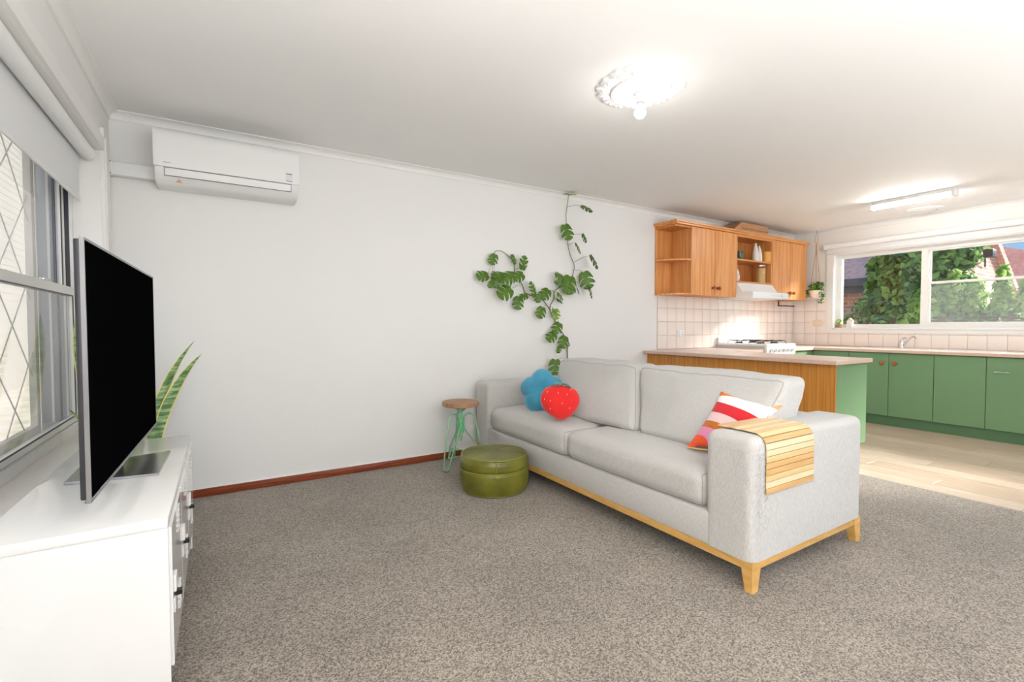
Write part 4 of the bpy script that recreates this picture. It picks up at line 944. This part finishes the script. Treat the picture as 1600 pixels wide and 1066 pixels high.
obj('spout', tube(BM(), bend([(6.895, 2.368, WT1+.03), (6.85, 2.335, WT1+.055), (6.79, 2.25, WT1+.135), (6.765, 2.215, WT1+.140), (6.757, 2.205, WT1+.118)], 5), .0095, 10), 'chrome', tp)

# ------------------------------------------------------------------ stove
sv = thing('stove', 'white freestanding gas stove with black trivets', 'stove', (5.54, 3.36, 0))
s0, s1, f0, f1 = 5.240, 5.838, 3.045, 3.685
obj('body', bx(s0, s1, f0+.02, f1, .05, .80, .003, 1), 'enamel', sv)
obj('plinth', bx(s0+.02, s1-.02, f0+.05, f1, 0, .05), 'black_metal', sv, smooth=False)
obj('hob_top', bx(s0-.002, s1+.002, f0+.002, f1, .885, .912, .006, 2), 'enamel', sv)
obj('side_band', bx(s0, s1, f0+.03, f1-.004, .80, .885), 'enamel_grey', sv, smooth=False)
obj('backguard', bx(s0, s1, f1-.03, f1-.004, .912, .978, .006, 2), 'enamel', sv)
cpn = obj('control_panel', bx(s0, s1, f0, f0+.03, .79, .884, .003, 1), 'enamel', sv)
for k in range(6):
    kb_ = obj('control_knob', lathe(BM(), [(0, 0), (.020, 0), (.018, -.018), (0, -.019)], (s0+.07+k*.088, f0, .838), 16, 'y', cap=False), 'enamel_grey', cpn)
    obj('pointer', bx(s0+.068+k*.088, s0+.072+k*.088, f0-.021, f0-.018, .83, .856), 'print_dark', kb_, smooth=False)
dr = obj('oven_door', bx(s0+.004, s1-.004, f0+.004, f0+.022, .22, .775, .004, 1), 'enamel', sv)
obj('oven_glass', bx(s0+.08, s1-.08, f0+.001, f0+.004, .32, .62), 'black_screen', dr, smooth=False)
obj('oven_handle', cyl(BM(), (s0+.06, f0-.03, .72), (s1-.06, f0-.03, .72), .009, n=10), 'enamel', dr)
for (cx, cy) in ((s0+.16, f0+.17), (s0+.44, f0+.17), (s0+.16, f0+.44), (s0+.44, f0+.44)):
    bn = obj('burner', lathe(BM(), [(0, .912), (.045, .912), (.045, .922), (.03, .93), (0, .931)], (cx, cy, 0), 20, cap=False), 'black_metal', sv)
    b = BM()
    for q in range(4):
        a = PI/4+q*PI/2; c1, s1_ = math.cos(a), math.sin(a)
        tube(b, [(cx+c1*.13, cy+s1_*.13, .913), (cx+c1*.115, cy+s1_*.115, .945), (cx+c1*.03, cy+s1_*.03, .945)], .004, 6)
    tube(b, [(cx+.085*math.cos(2*PI*i/24), cy+.085*math.sin(2*PI*i/24), .941) for i in range(24)], .004, 6, True)
    obj('trivet', b, 'black_metal', sv)

# ------------------------------------------------------------------ small kitchen items
def outlet(p, axis, m, label):
    t = thing('power_outlet', label, 'power outlet', p)
    x, y, z = p
    if axis == 'y':
        obj('plate', bx(x-.06, x+.06, y-.010, y, z-.036, z+.036, .003, 2), m, t)
        for s in (-.03, .03): obj('switch', bx(x+s-.006, x+s+.006, y-.013, y-.009, z+.008, z+.024, .001, 1), 'enamel_grey', t)
        for s in (-.03, .03): obj('socket', bx(x+s-.011, x+s+.011, y-.0105, y-.0095, z-.022, z-.006), 'enamel_grey', t, smooth=False)
    else:
        obj('plate', bx(x-.010, x, y-.06, y+.06, z-.036, z+.036, .003, 2), m, t)
        for s in (-.03, .03): obj('switch', bx(x-.013, x-.009, y+s-.006, y+s+.006, z+.008, z+.024, .001, 1), m, t)
        for s in (-.03, .03): obj('socket', bx(x-.0105, x-.0095, y+s-.011, y+s+.011, z-.022, z-.006), m, t, smooth=False)
outlet((4.565, YB-.0115, 1.034), 'y', 'white_plastic', 'white double power outlet on the tiles above the peninsula')
outlet((XR-.0115, 3.358, 1.16), 'x', 'cream_plastic', 'cream double power outlet on the tiles left of the kitchen window')

def leafcloud(bm, c, rad, n, size, rnd, flat=.5, shell=.35, shape=None):
    for _ in range(n):
        while True:
            d = Vector((rnd.uniform(-1, 1), rnd.uniform(-1, 1), rnd.uniform(-1, 1)))
            if shell < d.length < 1: break
        p = Vector((c[0]+d.x*rad[0], c[1]+d.y*rad[1], c[2]+d.z*rad[2]))
        nn = (Vector((d.x, d.y, d.z))+Vector((rnd.gauss(0, .5), rnd.gauss(0, .5), rnd.gauss(.3, .5)))).normalized()
        s = size*rnd.uniform(.6, 1.3); t = nn.orthogonal().normalized(); t = (Matrix.Rotation(rnd.uniform(0, 2*PI), 3, nn) @ t); b = nn.cross(t)
        v = [bm.verts.new(p+q) for q in (-t*s*.5, b*s*.28+nn*s*.06, t*s*.55, -b*s*.28+nn*s*.06)]
        bm.faces.new((v[0], v[1], v[2])); bm.faces.new((v[0], v[2], v[3]))
hp = thing('hanging_planter', 'cream hanging pot with trailing greenery in the kitchen corner', 'hanging plant', (6.85, 3.325, 1.49))
HX, HY = 6.85, 3.325
obj('pot', lathe(BM(), [(0, 0), (.045, .002), (.066, .03), (.078, .075), (.080, .108), (.074, .108), (.068, .07), (0, .06)], (HX, HY, 1.487), 24, cap=False), 'pot_cream', hp)
obj('hook', tube(BM(), bend([(HX, HY, ZC), (HX, HY, ZC-.02), (HX+.012, HY, ZC-.035), (HX, HY, ZC-.05)], 4), .003, 6), 'steel', hp)
for k in range(3):
    a = 2*PI*k/3+.4; obj('cord', tube(BM(), [(HX+.076*math.cos(a), HY+.076*math.sin(a), 1.575), (HX+.006*math.cos(a), HY+.006*math.sin(a), 2.12), (HX, HY, 2.19)], .0035, 6), 'rope', hp)
obj('knot', lathe(BM(), [(0, 2.11), (.009, 2.115), (.009, 2.215), (0, 2.22)], (HX, HY, 0), 10, cap=False), 'rope', hp)
obj('loop', tube(BM(), [(HX, HY, 2.215), (HX, HY+.02, 2.26), (HX, HY+.018, 2.33), (HX, HY, 2.352), (HX, HY-.018, 2.33), (HX, HY-.02, 2.26), (HX, HY, 2.215)], .0022, 6), 'rope', hp)
rnd = random.Random(5); bm = BM(); leafcloud(bm, (HX, HY, 1.64), (.10, .10, .07), 90, .06, rnd, shell=.1)
for k in range(14): leafcloud(bm, (HX-.03+rnd.gauss(0, .02), HY-.085+rnd.gauss(0, .015), 1.60-k*.014), (.03, .025, .02), 4, .035, rnd, shell=0)
for k in range(8): leafcloud(bm, (HX-.05+rnd.gauss(0, .02), HY+.075, 1.60-k*.012), (.03, .02, .02), 3, .035, rnd, shell=0)
f = obj('foliage', bm, 'leaf_green', hp, smooth=False); f['kind'] = 'stuff'
wp = thing('sill_plant', 'tiny potted succulent on the kitchen window sill', 'plant', (XR+.03, 3.115, KZ0+.004))
obj('pot', lathe(BM(), [(0, 0), (.026, 0), (.032, .04), (.028, .04), (0, .034)], (XR+.03, 3.108, KZ0+.0045), 18, cap=False), 'stool_wood', wp)
bm = BM(); leafcloud(bm, (XR+.03, 3.108, KZ0+.078), (.045, .045, .04), 60, .03, random.Random(2), shell=0); f = obj('foliage', bm, 'leaf_pale', wp, smooth=False); f['kind'] = 'stuff'
hs = thing('house_ornament', 'small white house shaped ornament on the kitchen window sill', 'ornament', (XR+.05, 2.995, KZ0+.004))
obj('body', prism(BM(), [(2.958, KZ0+.0045), (3.022, KZ0+.0045), (3.022, KZ0+.085), (2.99, KZ0+.125), (2.958, KZ0+.085)], 'x', XR+.025, XR+.075), 'pot_white', hs, smooth=False)
for s in (1, -1): obj('roof_board', hexa(BM(), [(x_, 2.99+s*o_, z_) for x_ in (XR+.022, XR+.078) for (o_, z_) in ((0, KZ0+.126), (0, KZ0+.131), (.036, KZ0+.083), (.038, KZ0+.087))]), 'cardboard', hs, smooth=False)

# ------------------------------------------------------------------ climbing plant on the long wall
vn = thing('climbing_plant', 'climbing split leaf plant trained up the white wall behind the sofa', 'plant', (3.02, 3.52, 0))
obj('pot', lathe(BM(), [(0, 0), (.09, 0), (.115, .22), (.12, .23), (.108, .23), (.10, .20), (0, .20)], (3.02, 3.54, 0), 28, cap=False), 'pot_white', vn)
obj('soil', lathe(BM(), [(0, .195), (.10, .195), (.10, .205), (0, .207)], (3.02, 3.54, 0), 20, cap=False), 'soil', vn)
YS = YB-.022
main = [(2.903, .711), (2.894, .899), (2.918, .943), (2.807, 1.087), (2.714, 1.21), (2.684, 1.3), (2.729, 1.375), (2.744, 1.455), (2.836, 1.508), (2.938, 1.575), (2.969, 1.651), (2.977, 1.721), (2.928, 1.817), (2.896, 1.938), (2.879, 2.14), (2.877, 2.373)]
left = [(2.691, 1.27), (2.594, 1.371), (2.499, 1.397), (2.407, 1.424), (2.378, 1.481), (2.337, 1.549), (2.288, 1.61), (2.281, 1.696), (2.234, 1.739), (2.16, 1.784), (2.095, 1.784), (2.062, 1.737)]
def smooth_path(pts, k=4):
    P = [Vector((x_, YS, z_)) for x_, z_ in pts]; out = []
    for i in range(len(P)-1):
        p0, p1, p2, p3 = P[max(i-1, 0)], P[i], P[i+1], P[min(i+2, len(P)-1)]
        for j in range(k):
            t = j/k; out.append(.5*((2*p1)+(p2-p0)*t+(2*p0-5*p1+4*p2-p3)*t*t+(3*p1-p0-3*p2+p3)*t**3))
    return out+[P[-1]]
mp_ = smooth_path(main); lp_ = smooth_path(left)
mp_[-1].y = YB-.06; mp_[-2].y = YB-.05; mp_[-3].y = YB-.035
st0 = [Vector((3.02, 3.54, .20)), Vector((3.0, 3.60, .40)), Vector((2.93, 3.66, .58))]
obj('main_stem', tube(BM(), st0+mp_, [.006]*3+[.0058-.003*i/len(mp_) for i in range(len(mp_))], 7), 'stem_green', vn)
obj('side_stem', tube(BM(), lp_, [.0045-.0022*i/len(lp_) for i in range(len(lp_))], 7), 'stem_green', vn)
stem_pts = mp_+lp_
def monstera(L, lobes=4, cup=.12):
    """split leaf, base at the origin, tip along +x, normal +z: an ovate blade slit from the margin towards the midrib"""
    bm = BM(); W = L*.47
    def width(t): return W*max(0.03, math.sin(PI*min(1, max(0, t*.80+.20)))**.62)
    def P(t, u, s): 
        x = t+.42*u*u*(1-t)-.34*u*(1-t)**4; y = width(t)*u
        return (L*x, s*L*y/L, L*(-cup*max(0, x)**2)-cup*.9*y*u+.02*u*L*math.sin(u*PI))
    for s in (1, -1):
        core = [bm.verts.new(P(i/12, .24, s)) for i in range(13)]; spine = [bm.verts.new((L*i/12, 0, L*(-cup*(i/12)**2-.012))) for i in range(13)]
        for i in range(12): bm.faces.new((spine[i], spine[i+1], core[i+1], core[i]))
        for k in range(lobes):
            t0, t1 = k/lobes, (k+1)/lobes; rows = []
            for q in range(5):
                u = .22+.78*q/4; g = (.014+.048*(q/4))*(1 if q < 4 else 1.3)
                a = t0+(g if k else 0); b = t1-(g if k < lobes-1 else 0)
                rows.append([bm.verts.new(P(a+(b-a)*m/4, u*(1 if q < 4 or m in (1, 2, 3) else .95), s)) for m in range(5)])
            for r0, r1 in zip(rows, rows[1:]):
                for m in range(4): bm.faces.new((r0[m], r0[m+1], r1[m+1], r1[m]))
    return bm
lm = []
for i, (lob, cp) in enumerate(((3, .12), (3, .18), (4, .22))):
    o = obj('leaf', monstera(1.0, lob, cp), 'leaf_green', None, angle=80); lm.append(o.data); bpy.data.objects.remove(o)
o = obj('leaf', monstera(1.0, 3, .1), 'leaf_pale', None, angle=80); lm.append(o.data); bpy.data.objects.remove(o)
# (x, z, size, in-plane tip angle, edge-on tilt, mesh)
leaves = [(2.877, 2.385, .122, 0, 0, 3), (3.062, 2.267, .122, -20, 78, 0), (2.833, 2.018, .150, -75, 10, 0), (3.056, 1.984, .09, -60, 75, 1), (2.984, 1.884, .11, -55, 62, 2), (3.156, 1.759, .15, -58, 65, 0),
 (2.867, 1.522, .185, -110, 15, 0), (2.758, 1.596, .10, 165, 20, 1), (2.728, 1.539, .09, 195, 45, 1), (2.906, 1.499, .12, -30, 30, 2), (3.075, 1.573, .17, -75, 30, 0), (3.125, 1.46, .12, -70, 60, 1), (2.978, 1.464, .07, -65, 60, 1),
 (2.043, 1.707, .10, -120, 20, 1), (2.261, 1.723, .09, -70, 25, 1), (2.35, 1.684, .125, 80, 15, 0), (1.948, 1.556, .12, 190, 15, 0), (2.004, 1.481, .06, -110, 30, 1), (2.069, 1.512, .10, -80, 30, 1), (2.18, 1.552, .16, 200, 20, 2), (2.101, 1.57, .13, 185, 35, 0), (2.309, 1.571, .125, 200, 15, 0),
 (2.147, 1.42, .16, 205, 15, 0), (2.309, 1.333, .12, -105, 15, 0), (2.372, 1.393, .085, 190, 30, 1), (2.463, 1.455, .135, 110, 25, 2), (2.507, 1.38, .08, -90, 35, 1), (2.609, 1.425, .13, -140, 20, 0), (2.536, 1.249, .115, -120, 15, 0), (2.759, 1.406, .085, -40, 30, 1), (2.775, 1.364, .07, -20, 40, 1), (2.692, 1.234, .10, -95, 50, 3), (2.692, 1.26, .09, -60, 60, 3), (2.745, 1.106, .12, -130, 20, 0), (2.67, 1.02, .12, -150, 20, 0), (2.823, .969, .125, -120, 15, 0), (2.694, .732, .155, -100, 20, 0), (2.74, .90, .07, -120, 70, 1)]
rnd = random.Random(12); pet = []
for k, (x_, z_, s, ang, tilt, mi) in enumerate(leaves):
    o = bpy.data.objects.new('leaf', lm[mi]); C.objects.link(o); o.parent = vn
    d = Vector((math.cos(R(ang)), 0, math.sin(R(ang))))
    yc = YB-.055-rnd.random()*.035-(.02 if s > .14 else 0)-(.03 if tilt > 40 else 0)
    if k == 0:  # top leaf lies nearly flat below the ceiling
        X = Vector((.35, -.93, -.05)).normalized(); Z = Vector((0, -.25, 1)); yc = YB-.075
    else:
        Z = Matrix.Rotation(R(tilt)*(1 if d.x < .3 else -1), 3, d) @ Vector((0, -1, .12)); X = d+Vector((0, -.25, 0))
    X.normalize(); Yv = Z.cross(X).normalized(); Z = X.cross(Yv)
    M3 = Matrix((X, Yv, Z)).transposed().to_4x4(); base = Vector((x_, yc, z_))-X*s*.45
    base.y = min(base.y, YB-.02)
    o.matrix_local = wm(vn).inverted() @ (Matrix.Translation(base) @ M3 @ Matrix.Scale(s*1.02, 4))
    mx_y = max((Matrix.Translation(base) @ M3 @ Matrix.Scale(s*1.02, 4) @ v.co).y for v in lm[mi].vertices)
    if mx_y > YB-.004:   # keep every leaf clear of the wall
        base.y -= mx_y-(YB-.004); o.matrix_local = wm(vn).inverted() @ (Matrix.Translation(base) @ M3 @ Matrix.Scale(s*1.02, 4))
    q = min(stem_pts, key=lambda p: (p-base).length+(.03 if p.z > base.z+.05 else 0))
    mid = (q+base)/2+Vector((0, -.012, .012))
    obj('petiole', tube(BM(), [q, mid, base], .0017, 5), 'stem_green', vn)

# ------------------------------------------------------------------ outside: garden beyond the kitchen
tag(obj('ground', bx(XR+.25, 60, -30, 40, -.6, -.4), 'ground', smooth=False), 'garden ground outside the kitchen window', 'ground', kind=ST)
tag(obj('ground', bx(-6, XL-.27, -10, 32, -.6, -.4), 'ground', smooth=False), 'side path outside the television window', 'ground', kind=ST)
ho = thing('brick_house', 'pink brick neighbour house with a gable seen through the kitchen window', 'house', (15.2, 6.5, -.4))
gx0, gx1, gy, ez, az = 12.0, 18.43, 4.0, 2.16, 4.25
obj('wall', prism(BM(), [(gx0, -.4), (gx1, -.4), (gx1, ez), (15.2, az), (gx0, ez)], 'y', gy, 11), 'brick_house', ho, smooth=False)
for s, (e0, e1) in ((1, (gx0, 15.2)), (-1, (gx1, 15.2))):
    sl_ = (az-ez)/(15.2-gx0); dx = -.35*s
    obj('roof', hexa(BM(), [(x_, y_, z_+h) for x_, z_ in ((e0+dx, ez-abs(dx)*sl_), (e1, az)) for y_ in (gy-.12, 11.2) for h in (.03, .13)]), 'roof_tile', ho, smooth=False)
obj('gutter', bx(gx0-.47, gx0-.33, gy-.12, 11.2, ez-.20, ez-.03, .02, 2), 'gutter', ho)
obj('fascia', bx(gx0-.34, gx0-.30, gy-.12, 11.2, ez-.34, ez-.12), 'gutter', ho, smooth=False)
obj('barge_board', hexa(BM(), [(x_, y_, z_+h) for x_, z_ in ((gx1+.35, ez-.23), (15.2, az)) for y_ in (gy-.16, gy-.12) for h in (-.06, .15)]), 'brick_house', ho, smooth=False)
fl_ = obj('floodlight', bx(15.85, 16.15, gy-.28, gy-.10, 2.78, 2.98, .02, 2), 'alu_dark', ho)
obj('floodlight_arm', tube(BM(), [(16.1, gy, 3.15), (16.15, gy-.06, 2.9), (16.05, gy-.1, 2.7), (16.3, gy-.04, 2.6)], .02, 6), 'alu_dark', fl_)
h2 = thing('tiled_roof_house', 'low house with a pink tiled roof right of the gable', 'house', (26, 5, -.4))
obj('wall', bx(22, 32, 2.0, 8.5, -.4, 2.5), 'brick_house', h2, smooth=False)
obj('roof', prism(BM(), [(1.6, 2.45), (8.9, 2.45), (6.6, 4.35)], 'x', 21.6, 32.4), 'roof_tile', h2, smooth=False)
obj('ridge_cap', tube(BM(), [(21.55, 6.6, 4.38), (32.4, 6.6, 4.38)], .12, 8), 'gutter', h2)
def shrub(name, label, loc, crowns, n, size, m, seed, group=None, trunk_h=1.0):
    t = thing(name, label, 'tree' if 'tree' in name else 'shrub', (loc[0], loc[1], -.4), group=group)
    rnd = random.Random(seed); bm = BM()
    for (c, rad) in crowns: leafcloud(bm, c, rad, int(n*rad[0]*rad[1]*rad[2]/sum(r[0]*r[1]*r[2] for _, r in crowns))+30, size, rnd, shell=.45)
    f = obj('foliage', bm, m, t, smooth=False); f['kind'] = 'stuff'
    obj('trunk', tube(BM(), [(loc[0], loc[1], -.42), (loc[0]+.03, loc[1]-.02, trunk_h*.5), (loc[0], loc[1], trunk_h)], [.05, .04, .025], 8), 'bark', t)
    return t
shrub('maple_tree', 'dense dark green tree filling the left kitchen window pane', (10.3, 3.5),
      [((10.3, 3.55, 1.75), (.55, .55, .62)), ((10.2, 3.15, 2.25), (.5, .55, .45)), ((10.4, 3.75, 2.2), (.45, .38, .35)), ((10.2, 3.0, 1.6), (.5, .5, .6)), ((10.2, 2.82, 2.35), (.35, .35, .35)), ((10.1, 3.35, 2.6), (.45, .55, .35)), ((10.2, 3.9, 1.45), (.3, .25, .3))], 6500, .15, 'foliage_dark', 21, trunk_h=1.7)
for i, (x_, y_, h, lb) in enumerate(((9.75, 2.72, 1.98, 'light green shrub just right of the window mullion'), (9.85, 2.48, 1.93, 'light green shrub under the gable wall'), (9.8, 2.18, 2.0, 'light green shrub below the floodlight'), (9.85, 1.92, 1.95, 'light green shrub at the right edge of the view'))):
    cr_ = [((x_, y_, .9+k*.16), (.26-.025*k, .22-.025*k, .16)) for k in range(int((h-.85)/.16))]
    shrub('pittosporum_shrub', lb, (x_, y_), cr_, 1100, .115, 'foliage_light', 30+i, 'light green shrubs behind the ivy fence', 1.2)
shrub('viburnum_shrub', 'bright yellow green bush in front of the dark tree', (9.55, 2.98), [((9.55, 2.98, 1.35), (.22, .26, .38)), ((9.5, 3.1, 1.1), (.22, .3, .25))], 700, .12, 'foliage_light', 44, trunk_h=.9)
shrub('camellia_shrub', 'sparse small shrub beside the brick wall in the left pane', (9.9, 4.05), [((9.9, 4.02, 1.35), (.18, .18, .32)), ((9.8, 4.2, 1.1), (.2, .25, .22))], 500, .085, 'foliage_mid', 45, trunk_h=.9)
iv = thing('ivy_fence', 'low garden fence covered in ivy along the kitchen side', 'hedge', (9.45, 2.4, -.4))
obj('fence', bx(9.43, 9.47, -1.5, 6.5, -.42, 1.25), 'bark', iv, smooth=False)
rnd = random.Random(8); bm = BM()
for k in range(60):
    y_ = -1.4+7.8*k/59; leafcloud(bm, (9.42+rnd.uniform(-.05, .05), y_, .72), (.20, .16, .62+rnd.uniform(-.04, .10)), 150, .10, rnd, shell=.5)
f = obj('ivy', bm, 'foliage_mid', iv, smooth=False); f['kind'] = 'stuff'

# ------------------------------------------------------------------ outside: neighbour wall beyond the television window
nb = thing('neighbour_wall', 'pale weatherboard wall of the house next door beyond the television window', 'wall', (-4.2, 2, -.4))
obj('backing', bx(-4.36, -4.26, -3, 30, -.4, 7.5), 'neighbour_paint', nb, smooth=False)
bd = obj('board', hexa(BM(), [(0, -3, 0), (0, -3, .17), (0, 30, 0), (0, 30, .17), (.016, -3, 0), (.010, -3, .17), (.016, 30, 0), (.010, 30, .17)]), 'neighbour_paint', None, smooth=False); bme = bd.data; bpy.data.objects.remove(bd)
for k in range(47): piece('board', bme, nb, (-.06, -2, .0+k*.165))
